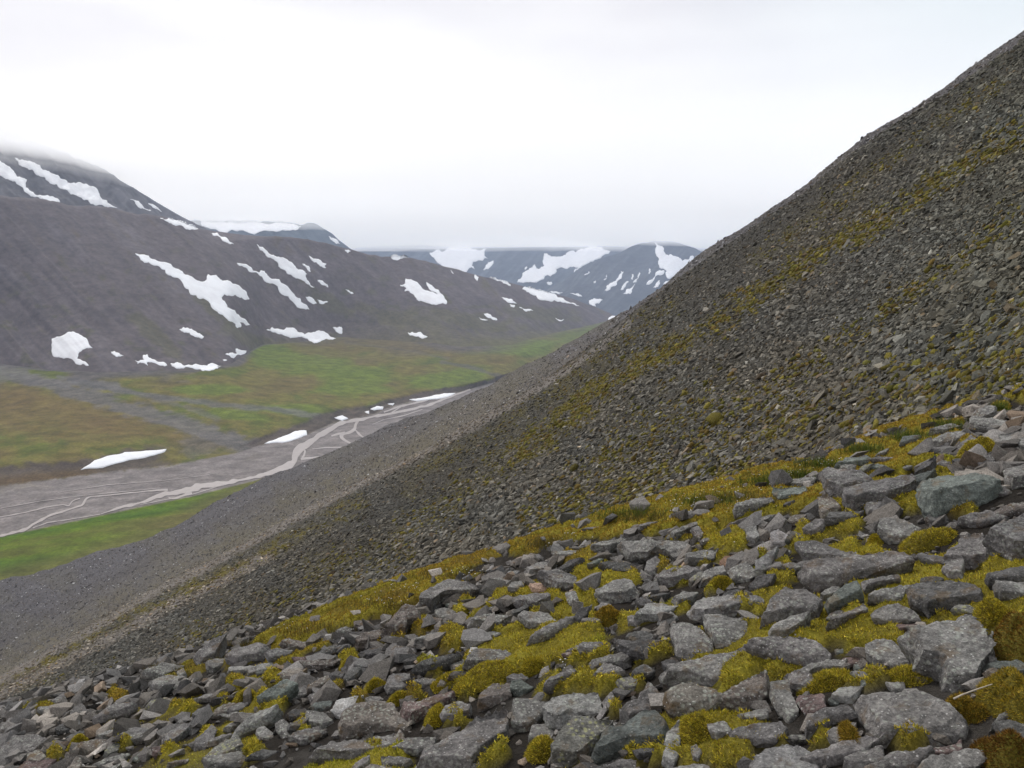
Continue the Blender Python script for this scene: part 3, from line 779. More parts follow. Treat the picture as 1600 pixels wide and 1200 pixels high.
def scatter_mesh(name, protos, pos, nrm, size, cols, mat, tiltj=.35, long_dir=None, sink=.1, smooth=False, zs=1.0):
    """thousands of small pieces as one mesh"""
    N = len(pos)
    nrm = nrm+rng.normal(0, tiltj, (N, 3)); nrm /= np.linalg.norm(nrm, axis=1)[:, None]
    if long_dir is None: t = rng.normal(0, 1, (N, 3))
    else: t = long_dir+rng.normal(0, .55, (N, 3))
    t -= (t*nrm).sum(1)[:, None]*nrm; t /= np.linalg.norm(t, axis=1)[:, None]
    b = np.cross(nrm, t)
    which = rng.integers(0, len(protos), N)
    allV, allF, allC, off = [], [], [], 0
    for k, (V, F) in enumerate(protos):
        idx = np.where(which == k)[0]
        if not len(idx): continue
        s = size[idx][:, None, None]
        zsc = rng.uniform(.7, 1.3, len(idx))[:, None, None]*zs
        loc = V[None, :, :]*s
        W_ = pos[idx][:, None, :]+loc[..., 0:1]*t[idx][:, None, :]+loc[..., 1:2]*b[idx][:, None, :]+(loc[..., 2:3]*zsc+s*sink)*nrm[idx][:, None, :]
        nv = V.shape[0]
        allV.append(W_.reshape(-1, 3))
        allF.append((F[None]+(np.arange(len(idx))*nv)[:, None, None]+off).reshape(-1, 3))
        allC.append(np.repeat(cols[idx], nv, axis=0))
        off += len(idx)*nv
    me = mesh_np(name, np.concatenate(allV), np.concatenate(allF), smooth, np.concatenate(allC))
    o = add_obj(name, me, mat); o['kind'] = 'stuff'
    return o

def grid_normals(P):
    du = np.gradient(P, axis=1); dv = np.gradient(P, axis=0)
    n = np.cross(du, dv); n /= np.linalg.norm(n, axis=2)[..., None]
    n[n[..., 2] < 0] *= -1
    return n

m_stone = mat_tint('scree_stone', 9, .3, bumpd=.02, bumps=.6, scale2=40)
P = scree.P; NN = grid_normals(P)
U_, V_ = project(P)
def quad(a): return .25*(a[:-1, :-1]+a[1:, :-1]+a[:-1, 1:]+a[1:, 1:])
# apparent (image) area and real area of each cell
def cellarea2(u, v):
    a = (u[1:, 1:]-u[:-1, :-1])*(v[1:, :-1]-v[:-1, 1:])-(u[1:, :-1]-u[:-1, 1:])*(v[1:, 1:]-v[:-1, :-1])
    return np.abs(a)*.5
ia = cellarea2(U_, V_)
ca = np.linalg.norm(np.cross(P[1:, 1:]-P[:-1, :-1], P[1:, :-1]-P[:-1, 1:]), axis=2)*.5
tq = quad(scree.t)
uq, vq = quad(U_), quad(V_)
inview = (uq > -120) & (uq < 1720) & (vq > -60) & (vq < 1260)
near = (tq < 3.0) & (tq > .12)
def pick(wt, n):
    wt = wt/wt.sum()
    i = rng.choice(wt.size, n, p=wt.ravel())
    r, c = np.unravel_index(i, wt.shape)
    a = rng.random(n)[:, None]; b = rng.random(n)[:, None]
    p = P[r, c]*(1-a)*(1-b)+P[r+1, c]*a*(1-b)+P[r, c+1]*(1-a)*b+P[r+1, c+1]*a*b
    return p, NN[r, c], scree.t[r, c]
def stone_cols(p, tt, base, spread=.34):
    N = len(p); u, v = project(p)
    k = np.exp(rng.normal(0, spread, N))[:, None]
    c = np.array(base)[None]*k*np.ones((N, 3))
    n1 = fbm(u*.012, v*.02, oct=4, seed=91)[:, None]
    warm = np.clip(.5+1.2*n1+rng.normal(0, .3, (N, 1)), 0, 1)
    c = c*(1-warm*.5)+c*np.array((1.14, 1.0, .82))*warm*.5
    rust = (rng.random(N) < .04)[:, None]
    c = np.where(rust, c*np.array((1.2, 1.0, .82)), c)
    pale = (rng.random(N) < .012)[:, None]
    c = np.where(pale, c*2.1, c)
    return c, u, v
downhill = np.array((-.8, -.1, -.55))
protos = [stone_proto(i, .22+.035*(i % 4), npts=10) for i in range(24)]
# near face
wt = (ia*inview+.00*ca)*near
p, n, tt = pick(wt, 165000)
c, u, v = stone_cols(p, tt, (.119, .114, .098))
mm = moss_scree(u, v)
keep = rng.random(len(p)) > mm*.88
p, n, c, u, v = p[keep], n[keep], c[keep], u[keep], v[keep]
ea = np.interp(u, *zip(*EDGE_A))
edge = np.maximum(sstep(26, 4, v-ea)*sstep(1100, 600, u), .8*sstep(16, 6, dist_polyline(u, v, [(-200, 1180), (0, 1085), (75, 1045), (160, 1003), (250, 955), (330, 915), (420, 868)])))
c = c*(1+.7*edge[:, None])*np.where(edge[:, None] > .3, np.array((1.08, 1, .95)), 1)
dark = sstep(.15, .5, fbm(u*.01+v*.0135, v*.002, oct=3, seed=93))[:, None]
c = c*(1-.22*dark)
grn = sstep(1250, 1600, u)[:, None]; c = c*(1-grn*.5)+c*np.array((.88, .98, .93))*grn*.5
size = np.exp(rng.normal(-1.80, .40, len(p)))
size = size*(1+.55*np.clip(fbm(u*.012+v*.016, v*.002, oct=3, seed=95)*2, -.35, .30))
size = size*(.74+.26*sstep(14, 40, p[:, 1]))
size = np.clip(size*(.85+.012*np.minimum(p[:, 1], 110)), .06, .62)
scatter_mesh('scree_stones', protos, p, n, size, c, m_stone, .38, np.array((1.0, .15, .30)), .08)
# far face, finer
wt = (ia*inview)*(tq >= 3.0)*(tq < 5.6)
p, n, tt = pick(wt, 60000)
c, u, v = stone_cols(p, tt, (.118, .112, .110), .38)
pale = rng.random(len(p)) < .05; c[pale] = (.50, .49, .48)
bl = sstep(-.1, .35, fbm(u*.02, v*.03, oct=5, seed=21))[:, None]*.25
c = c*(1-bl)+np.array((.13, .115, .08))*bl
size = np.exp(rng.normal(-1.35, .4, len(p)))*(.6+p[:, 1]/260)
scatter_mesh('fine_scree', protos[:10], p, n, size, c, m_stone, .35, downhill, .05)
# moss between the stones
wt = (ia*inview)*near
p, n, tt = pick(wt, 200000)
u, v = project(p); mm = moss_scree(u, v)
keep = rng.random(len(p)) < mm*.8
p, n, u, v = p[keep], n[keep], u[keep], v[keep]
kk = np.exp(rng.normal(0, .25, len(p)))[:, None]
c = np.array((.165, .138, .030))*kk; rr = rng.random(len(p))[:, None]
c = np.where(rr < .3, c*np.array((.85, .70, .9)), np.where(rr > .8, c*np.array((.82, .92, .9)), c))
mprot = [stone_proto(100+i, .30, npts=16) for i in range(8)]
size = np.exp(rng.normal(-1.85, .35, len(p)))*(.7+.012*np.minimum(p[:, 1], 60))
m_lump = mat_tint('moss_lump', 25, .4, bumpd=.03, bumps=1.0, scale2=90)
scatter_mesh('scree_moss', mprot, p, n, size, c, m_lump, .2, None, .12, smooth=True)
# ================================================================ THE RIB OF BLOCKS WE STAND ON
def plane_z(x, y):
    s = np.maximum(0, y-(8.0))
    return .32*x-.122*y-1.6-.085*s**2/(1+.10*s)
MOSS = """925 895 28 20 20;960 915 40 14 20;920 925 22 30 0;907 872 35 8 15;1030 822 35 10 10;1107 820 20 18 0;975 807 90 16 12;875 838 80 12 14;825 850 40 15 10;
1150 795 70 22 10;1137 850 40 15 0;1097 878 20 8 0;1020 960 22 14 0;1035 885 10 10 0;875 952 25 12 10;905 992 45 15 15;862 1007 30 14 0;920 1035 35 14 10;900 1075 60 14 8;940 1075 25 15 0;
1112 1175 35 20 0;1025 1035 25 8 15;1012 1190 35 10 0;997 1075 12 8 20;1157 960 18 8 0;960 1120 8 8 0;1355 1080 35 16 0;1417 1183 30 12 0;1342 1000 35 18 10;1335 972 25 14 0;1282 992 25 8 10;1275 962 22 12 10;
1400 915 28 12 10;1215 915 20 14 0;1470 965 28 8 15;1285 1170 15 18 0;1212 795 70 14 5;1262 787 15 12 0;1270 840 25 10 0;1320 830 30 10 0;1285 880 30 8 10;1220 907 22 14 20;1187 885 12 10 0;1420 795 35 12 0;
1452 900 18 8 0;1400 917 25 12 0;1425 710 30 8 8;1387 742 40 10 10;1450 738 22 10 0;1562 645 15 8 0;1470 642 20 6 0;562 957 150 16 17;475 987 90 15 18;637 927 80 18 20;700 893 80 10 18;612 1000 22 8 0;662 985 18 12 10;
547 1035 14 9 0;757 1005 28 16 0;707 1005 20 16 0;675 1050 20 7 0;650 1095 14 6 0;525 1075 12 8 0;420 1105 25 16 10;432 1070 20 8 0;472 1137 10 14 0;770 1195 30 6 20;732 1087 16 6 0;715 1130 15 10 -20;
185 1092 15 9 0;170 1130 15 10 0;207 1115 18 6 10;285 1112 22 6 0;350 1102 9 8 0;190 1165 14 8 0;85 1187 8 12 0;67 1115 28 6 0;370 1075 14 5 0;375 1035 30 10 15;300 1050 50 8 18;262 1185 18 7 0;395 1182 12 10 0;
1490 800 30 10 0;1180 780 60 14 10;1120 770 60 8 8;1060 790 60 10 10;1330 715 40 8 12;1250 740 60 10 10;1560 900 25 10 0;1535 930 20 8 0;1245 860 30 8 0;1060 905 20 8 0;440 1040 30 8 15;330 1150 16 8 0;560 1100 10 8 0"""
MOSS = [tuple(float(q) for q in b.split()) for b in MOSS.replace('\n', '').split(';')]
GX0, GX1, GY0, GY1, GS = -13.0, 15.0, -5.0, 17.0, .045
gx = np.arange(GX0, GX1, GS); gy = np.arange(GY0, GY1, GS)
X, Y = np.meshgrid(gx, gy)
Z = plane_z(X, Y)
front = Y > 1.0
iu, iv = project(np.stack([X, np.maximum(Y, 1.0), np.where(front, Z, -2.2)], -1))
def moss_mask(iu, iv, X, Y, front):
    nz = fbm(X*1.1, Y*.8, oct=5, seed=201); nf = fbm(X*4.5, Y*3.2, oct=4, seed=202)
    m = sstep(.11, .28, nz+.5*nf)*.8
    band = sstep(70, 20, iv-np.interp(iu, *zip(*CREST)))*sstep(1330, 1200, iu)*sstep(260, 600, iu)
    m = np.maximum(m*(1-band), band*sstep(-.18, .22, nz+.9*nf)*.85)
    m = m*(1-.45*sstep(620, 300, iu))
    m = m*(1-.7*sstep(60, 20, iv-np.interp(iu, *zip(*CREST)))*sstep(560, 380, iu))
    e = np.zeros_like(m)
    for b in MOSS:
        sel = (np.abs(iu-b[0]) < b[2]*1.5+10) & (np.abs(iv-b[1]) < (b[3]+b[2]*.5)*1.6+10) & front
        if sel.any():
            e[sel] = np.maximum(e[sel], blob(iu[sel], iv[sel], b[0], b[1], b[2]*1.15, b[3]*1.2, b[4], .35*nf[sel]))
    return np.clip(np.maximum(m*.9, e), 0, 1), nz, nf
MM, nz, nf = moss_mask(iu, iv, X, Y, front)
soft = fbm(X*9, Y*8, oct=3, seed=203)
Z = Z+.05*fbm(X*.9, Y*.9, oct=4, seed=204)+.028*fbm(X*5, Y*5, oct=3, seed=205)+sstep(.25, .9, MM)*(.062+.045*soft)
GP = np.stack([X, Y, Z], -1)
GN = grid_normals(GP)
MOSSC = np.array((.170, .138, .020))
GC = np.zeros(GP.shape); GC[...] = (.038, .032, .026)  # dark soil, deepened to put cavity shade between the blocks into the colour
paint(GC, sstep(0, .4, nf)*.7, (.090, .082, .072))
paint(GC, sstep(.3, .5, MM), (.24, .20, .028))
paint(GC, sstep(.3, .5, MM)*sstep(.0, .35, soft), (.36, .31, .038))
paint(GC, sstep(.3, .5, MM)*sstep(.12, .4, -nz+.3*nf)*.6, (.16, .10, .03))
m_gr = mat_tint('rib_ground', 22, .35, bumpd=.03, bumps=1.0, scale2=110)
gro = add_obj('boulder_ground', mesh_np('boulder_ground', GP.reshape(-1, 3), grid_faces(*X.shape), True, GC.reshape(-1, 3)), m_gr)
gro['kind'] = 'structure'
sub = slice(None, None, 2)
Gs = GP[sub, sub]
gtree = BVHTree.FromPolygons(Gs.reshape(-1, 3).tolist(), grid_faces(*Gs.shape[:2]).tolist())
# ================================================================ BLOCKS TRACED ONE BY ONE
# tile | colour kind | outline in tile pixels (quarter photo pixels) | description when the block is easy to name
TILE = {'A': (1200, 900), 'B': (800, 900), 'C': (400, 900), 'D': (0, 900), 'E': (800, 700), 'G': (1100, 700), 'H': (1200, 600), 'W': (0, 0)}
ROCKS = """
A|grey|520,800 700,755 900,740 1060,760 1180,830 1250,920 1220,1000 1100,1080 1000,1110 680,1085 610,950|large rounded grey block speckled with pale lichen, lowest big one at the right
A|grey|230,950 330,870 520,800 570,880 400,930 290,1020 230,1020|arm-like long stone against the left side of the large rounded block
A|grey|890,500 800,400 1000,330 1240,225 1330,300 1410,450 1380,520 1300,640 1280,720 1160,765 1080,740 1060,620 1000,590 900,590|big triangular grey slab leaning beside the mossy bank
A|grey|610,480 680,410 760,390 860,460 885,530 880,590 700,590 620,540|rounded boulder tucked against the left edge of the big triangular slab
A|dark|850,80 940,40 1150,30 1280,70 1350,130 1360,190 1200,210 1050,230 1000,270 960,220 870,160|dark green-grey angular block above the big triangular slab
W|grey|1162,1008 1200,1000 1257,995 1282,1005 1302,1022 1298,1035 1260,1042 1225,1035 1180,1020|pale-edged lens-shaped slab left of the rounded boulder by the triangular slab
A|red|190,740 340,730 375,850 290,910 230,870 160,780|small reddish brown block left of the large rounded block
W|pale|1165,1230 1170,1195 1200,1167 1245,1161 1270,1175 1283,1200 1283,1230|pale crusted boulder cut by the bottom edge of the view
A|grey|360,1000 440,930 560,905 520,990 480,1110 400,1080|
A|grey|140,640 250,570 400,515 495,515 470,560 280,600 190,690 130,690|
A|grey|10,660 120,640 150,740 200,870 130,930 50,850 5,750|
A|dark|1390,930 1500,900 1640,920 1660,1050 1450,1010|dark slab sticking out of the mossy bank at the right edge
A|green|1540,760 1640,680 1660,890 1560,870|
A|red|1000,1150 1210,1010 1215,1080 1100,1160 1020,1180|reddish wedge under the right end of the large rounded block
A|grey|640,270 720,210 830,180 930,220 960,280 800,300 660,305|
A|green|340,180 480,50 560,25 595,110 480,180 370,235|stubby tilted block with a green-grey lower face
A|grey|0,190 100,90 250,90 350,140 300,220 150,240 20,300 -60,330|
A|grey|0,350 130,250 270,220 230,290 120,380 0,390|
A|grey|350,330 480,230 600,165 630,200 520,260 430,310|
A|grey|1400,60 1600,30 1680,80 1600,140 1450,150 1410,110|
A|grey|720,670 850,660 860,720 790,735|small oval stone poking out of the moss above the large rounded block
A|green|370,780 420,720 460,760 440,820 390,815|
A|green|410,450 540,455 480,500 420,500|
A|grey|1410,390 1500,350 1480,420 1420,420|
A|green|570,640 640,650 640,700 580,700|
A|grey|500,600 600,590 650,640 560,650|
A|green|525,560 620,545 625,600 540,600|
A|grey|-10,905 80,905 135,950 60,1040 -80,1065 -200,1040 -280,990 -170,940|long rounded boulder left of the small reddish brown block's foot
B|pale|180,900 250,800 400,740 540,720 570,860 480,870 380,890 310,960 230,950|smooth pale grey slab resting above the yellow-lichened boulder
B|lichen|240,1180 300,1000 370,920 500,885 640,900 560,980 500,1080 430,1180 380,1210 250,1210|boulder crusted all over with yellow-green lichen near the bottom
B|green|490,1140 560,1000 740,930 830,840 920,840 990,960 960,1060 740,1070 640,1110 520,1160|big smooth leaning slab right of the yellow-lichened boulder
B|grey|660,840 760,780 850,660 920,720 940,850 760,900 690,930|
B|ochre|940,800 1030,720 1110,675 1230,710 1330,740 1270,810 1160,875 990,885|smooth five-sided block with an ochre lower rim
B|grey|910,630 1100,560 1210,500 1450,430 1590,570 1500,620 1420,670 1240,695 1080,665 920,680|broad flat slab above the ochre-rimmed block
B|grey|980,330 1050,310 1180,340 1260,430 1260,480 1130,540 1020,500 1010,430|
B|grey|1190,290 1280,270 1470,280 1480,390 1360,440 1265,455 1240,390|
B|pale|1090,240 1150,140 1380,130 1570,135 1590,200 1400,250 1190,285 1110,270|whitish banded slab with a blunt left end
B|dark|610,410 760,415 880,400 985,400 980,490 900,530 740,510 650,460|dark trough-shaped stone with a raised left end and rusty crust
B|grey|490,630 570,530 640,560 720,620 600,645|small triangular stone below the dark trough-shaped one
B|dark|740,610 820,550 900,590 860,640 770,640|
B|grey|510,150 600,60 700,10 760,30 800,110 740,180 630,185 540,170|dome-shaped grey boulder with moss below its front
B|brown|1280,830 1400,720 1500,620 1590,580 1600,740 1540,820 1420,865 1290,870|long rust-stained stone slanting up beside the ochre-rimmed block
B|grey|0,780 130,760 240,790 180,890 110,980 -20,980|
B|grey|120,940 200,920 280,980 270,1030 100,1040|
B|grey|530,1180 640,1120 740,1150 690,1210 560,1210|
B|grey|1110,1060 1150,1040 1190,1110 1170,1170 1130,1150|thin upright stone standing in bright moss near the bottom
B|dark|740,1080 830,1070 950,1070 950,1110 780,1135|
B|pink|100,60 150,40 220,45 260,85 230,105 120,105|small pinkish orange flat stone lying on a grey block
B|grey|0,130 150,100 240,110 250,160 150,215 0,175|grey block directly under the pinkish orange stone
B|grey|60,230 230,225 310,300 220,330 100,320 30,270|
B|dark|385,290 430,200 485,180 470,240 420,300|dark narrow stone leaning to the right left of the dome boulder
B|green|0,680 60,650 140,690 60,760 -10,740|
B|grey|0,620 60,610 110,640 40,690 -40,670|
B|dark|760,160 830,130 910,190 800,210|
B|grey|560,790 620,720 650,760 640,840 590,860|
B|lichen|640,660 740,630 820,670 770,740 690,740|
B|grey|1220,960 1330,900 1380,960 1290,1030 1240,1010|
B|pale|900,300 990,220 1040,250 1010,290 930,320|
B|grey|1390,880 1600,820 1600,880 1450,920|
B|dark|930,560 1020,510 1080,545 960,600|
B|grey|720,250 800,235 850,260 780,320 720,320|
B|grey|330,100 400,90 420,160 370,190 340,160|
G|grey|715,190 760,150 900,140 1000,160 1080,220 960,280 860,320 780,300 740,250|broad flat top of the overhanging stack of slabs
G|brown|705,300 760,280 830,330 860,370 780,460 740,480 715,400|rust-blotched pillar block at the left end of the overhanging stack
G|grey|850,330 960,270 1120,200 1290,145 1330,180 1230,270 1130,330 1010,355 930,400 870,390|long slab with a raised right tip in the overhanging stack
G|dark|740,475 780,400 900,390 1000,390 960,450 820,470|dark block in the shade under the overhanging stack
H|green|915,650 1000,590 1100,570 1300,555 1400,570 1460,600 1380,660 1240,760 1120,790 1040,840 960,800 915,720|large smooth blunt boulder right of the overhanging stack
H|grey|1330,990 1450,880 1600,800 1760,780 1760,1100 1520,1115 1430,1050|big grey slab running off the right edge below two thinner slabs
H|brown|1390,830 1480,770 1640,730 1660,780 1450,860 1410,860|
H|grey|1340,690 1380,640 1470,630 1520,670 1500,715 1400,710|
H|grey|1460,540 1640,480 1680,620 1520,670 1480,620|
H|pale|1430,310 1640,280 1680,460 1520,440 1440,370|lichen-pale boulder near the top of the blocks at the right edge
H|grey|1260,220 1400,220 1640,225 1660,290 1440,300 1290,290 1250,260|
H|pale|1260,250 1290,170 1360,140 1430,150 1420,210 1290,260|
H|grey|1000,370 1110,300 1200,290 1260,310 1180,390 1090,405 1000,400|
H|pale|1180,390 1260,320 1310,360 1290,410 1200,430|
H|dark|1140,490 1180,460 1280,490 1340,530 1200,545|dark sharp wedge above the large smooth blunt boulder
H|grey|600,770 700,740 850,730 850,780 760,810 690,860 620,830|
H|grey|690,860 850,840 960,900 930,960 850,1010 760,1010 680,950|speckled boulder in front of the overhanging stack
H|dark|560,500 590,450 625,440 600,480|dark splinter standing on the crest above the overhanging stack
G|green|430,240 640,240 660,290 600,320 470,320 420,280|smooth green-grey slab left of the overhanging stack
G|grey|400,225 560,190 700,180 690,220 640,240 430,240|
G|grey|180,400 300,330 420,300 440,330 340,380 260,410 190,430|
G|white|410,540 470,510 560,580 540,620 420,620|dark stone half covered by white crusty lichen
G|pale|250,500 320,480 350,560 320,600 260,580|
E|grey|1340,770 1450,700 1510,760 1520,820 1480,860 1370,830|rounded boulder with a flat front right of the orange-topped stone
E|grey|1145,840 1200,770 1320,730 1340,790 1260,830 1170,880|
E|orange|1290,720 1330,680 1400,680 1390,740 1310,755|small stone with an orange top wedged between two grey boulders
G|grey|370,740 400,710 500,710 480,760 380,770|
G|grey|480,750 560,710 610,740 530,770|
G|grey|560,620 700,580 930,650 840,700 620,710|
G|grey|580,800 720,740 1010,690 1250,640 1320,700 1130,760 960,830 720,890 620,850|long flat slab with a pinkish chip on top, in the middle right
G|grey|970,840 1090,800 1220,780 1230,820 1080,860 1000,900|
G|dark|270,900 350,810 450,780 420,840 330,910|
G|white|1315,620 1350,590 1375,620 1345,650|small white quartz stone in moss below the large smooth blunt boulder
G|white|230,685 265,665 290,685 260,705|small white quartz stone beside the rounded flat-fronted boulder
G|grey|1480,760 1560,680 1620,670 1620,830 1530,820|
H|grey|1190,960 1340,920 1380,1020 1500,1110 1290,1160 1080,1170 1100,1120 1180,1040|
E|grey|650,610 760,590 950,595 1100,600 1130,640 1100,700 1010,740 980,680 900,650 840,690 720,700|wide slab spread like a table in the middle of the rib
E|grey|820,790 840,700 900,660 930,700 900,790 860,815|
E|grey|470,660 600,590 700,540 790,545 740,590 650,620 600,660 480,680|
E|grey|240,650 470,640 460,670 270,680|
E|grey|960,560 1060,490 1150,455 1160,480 1090,530 1000,580|
E|grey|1170,600 1250,540 1270,570 1190,610|
E|dark|530,740 600,710 740,715 760,770 640,770|
E|green|465,740 540,695 580,690 500,750|
E|grey|60,790 160,710 260,690 280,740 200,790 90,830|
E|grey|150,800 250,760 400,800 410,860 270,880 220,840|
E|grey|880,840 980,760 1080,735 1190,760 1120,830 1020,870 890,870|
E|dark|300,760 400,745 450,765 360,780|
E|grey|780,500 850,460 910,455 860,490 790,515|
E|grey|990,960 1060,900 1170,900 1130,950 1030,1000|
E|grey|0,840 60,830 80,870 30,900 -30,890|
E|grey|1110,520 1160,490 1200,540 1170,590|
C|brown|770,380 920,180 1010,195 1015,255 940,300 930,360 860,385|upright block standing out on the crest with a square dark end
C|brown|610,440 650,375 800,320 860,385 740,420 640,455|
C|grey|1010,180 1180,20 1320,25 1400,80 1280,110 1160,150 1100,240 1010,240|long grey slab sloping up to the right behind the upright block
C|grey|1110,220 1180,205 1270,240 1200,290 1130,280|
C|pale|1250,100 1330,65 1410,90 1390,120 1290,130|
C|dark|630,490 740,430 830,460 820,500 760,525 660,525|dark angular stone below the upright block
C|grey|830,540 850,450 1000,450 1010,490 940,545|
C|dark|350,490 480,440 600,430 590,460 470,490 360,530|
C|dark|450,400 540,380 640,360 620,410 500,430|
C|grey|500,340 560,315 620,330 560,360 500,365|
C|dark|540,650 600,570 660,570 650,620 570,700|
C|dark|450,620 510,590 560,600 540,660 470,650|
C|grey|160,790 220,720 320,680 325,740 250,770 180,805|
C|green|320,830 360,790 480,780 470,840 440,860|green-grey wedge left of the fresh white stone
C|white|460,840 500,775 680,760 620,830 560,860 520,890|fresh broken whitish stone, brightest of the blocks at lower left
C|grey|620,820 700,760 780,745 790,800 700,810|
C|grey|300,920 310,840 440,860 510,940 420,975 330,960|
C|brown|510,1000 530,880 620,820 860,810 890,850 990,970 940,1010 760,980 560,1020|broad flat brownish slab below the fresh white stone
C|grey|320,1140 420,1050 740,990 920,980 930,1020 800,1100 700,1140 590,1160 350,1150|long low slab with a shaded front edge at the bottom left of the middle
C|red|885,870 900,830 1020,810 1140,740 1240,715 1220,770 1060,870 960,945 910,920|narrow dark wedge with a reddish left end and a white tip
C|grey|1145,870 1180,810 1260,780 1350,820 1340,870 1230,910 1160,900|round flat stone right of the narrow dark wedge
C|grey|850,1110 950,1010 1130,1000 1120,1060 1000,1120|
C|brown|1380,800 1400,740 1470,670 1600,660 1600,750 1540,790 1380,860|
W|grey|640,1230 647,1200 690,1160 722,1140 742,1117 790,1100 790,1140 770,1165 750,1192 735,1230|largest slab at the bottom edge, climbing to the right
C|white|1320,500 1340,450 1385,450 1390,490 1350,510|pale rounded pebble sitting on a moss bank
C|grey|110,920 160,890 230,950 240,1000 170,1030 130,980|
C|grey|0,960 50,940 110,980 115,1020 30,1030 0,1010|
C|lichen|770,1120 900,1120 990,1170 940,1210 790,1210|
C|dark|180,880 240,830 310,840 290,880 210,910|
C|green|1180,190 1230,160 1280,170 1230,210|
C|dark|980,430 1060,420 1040,455 990,455|
C|grey|1310,320 1400,260 1510,240 1600,230 1510,310 1400,320 1320,335|
C|grey|970,680 1090,640 1180,650 1060,700|
C|grey|800,700 830,620 960,600 970,680 900,720 820,740|
C|brown|260,570 420,520 540,510 480,560 300,610|
C|red|220,510 340,500 320,540 250,550|
C|pale|0,560 100,540 130,570 60,610 0,620|
C|grey|320,750 480,740 500,770 340,800|
C|pale|50,500 120,460 240,460 180,510 80,540|
C|pale|1210,560 1250,510 1330,530 1300,570 1220,590|
C|pale|1020,570 1060,545 1110,560 1090,580|
D|dark|340,960 400,920 500,900 510,960 420,990 350,990|dark block with one pale face among the far left stones
D|grey|0,1080 80,1010 250,1000 350,1040 360,1110 200,1150 60,1160 -60,1150|wide low boulder in the bottom left corner
D|grey|0,940 60,880 130,890 110,960 40,1000 -60,1000|
D|grey|580,1020 650,980 780,930 760,980 640,1030|
D|grey|1190,790 1280,740 1420,730 1330,780 1230,800|
D|dark|1300,800 1400,750 1500,740 1420,780|
D|dark|1200,890 1240,830 1300,810 1310,860 1230,910|
D|grey|1380,970 1440,910 1570,880 1540,920 1440,980|
D|grey|1200,1060 1320,930 1360,960 1330,1050 1280,1100 1210,1100|
D|lichen|1270,1160 1340,1090 1500,1010 1540,1100 1420,1160 1300,1180|lichen-spotted pointed slab at the bottom left
D|brown|160,1190 170,1110 240,1080 290,1140 270,1200|
D|red|940,1090 1000,1070 1080,1080 1060,1110 950,1130|small flat reddish stone near the bottom left
D|green|820,1150 880,1100 940,1140 860,1170|small blue-green stone beside the flat reddish one
D|pale|420,790 520,780 510,810 430,815|
D|grey|320,780 400,730 420,790 350,815|
D|grey|1150,740 1180,690 1220,720 1190,760|
D|grey|1540,600 1600,560 1620,600 1550,630|
D|dark|1510,660 1560,640 1600,660 1590,710 1540,690|
D|dark|980,930 1060,910 1050,950 990,950|
D|grey|560,1200 640,1150 820,1110 760,1160 640,1210|
D|pale|1100,600 1150,580 1170,620 1120,640|
"""
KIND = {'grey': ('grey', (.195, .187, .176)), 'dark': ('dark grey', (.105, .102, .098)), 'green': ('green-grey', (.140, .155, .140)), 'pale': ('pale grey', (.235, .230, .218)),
        'white': ('whitish', (.42, .41, .40)), 'red': ('reddish', (.175, .130, .120)), 'brown': ('brownish', (.180, .158, .138)), 'lichen': ('lichen-spotted', (.19, .185, .165)),
        'ochre': ('ochre-rimmed', (.155, .14, .12)), 'pink': ('pinkish', (.42, .29, .22)), 'orange': ('orange-topped', (.27, .17, .11))}
RM = {}
for k, (nm, b) in KIND.items():
    kw = {}
    if k == 'lichen': kw = dict(lichen=.95, lichen_col=(.36, .36, .19), ochre=.5)
    if k in ('pink', 'orange', 'white'): kw = dict(ochre=.25, lichen=.1, speck=.2, dark=.75, light=1.15)
    if k in ('ochre', 'brown'): kw = dict(ochre=.75)
    if k in ('dark', 'green'): kw = dict(lichen=.12, speck=.4, light=1.3)
    if k == 'pale': kw = dict(lichen=.6)
    RM[k] = mat_rock('rock_'+nm.replace(' ', '_').replace('-', '_'), b, **kw)

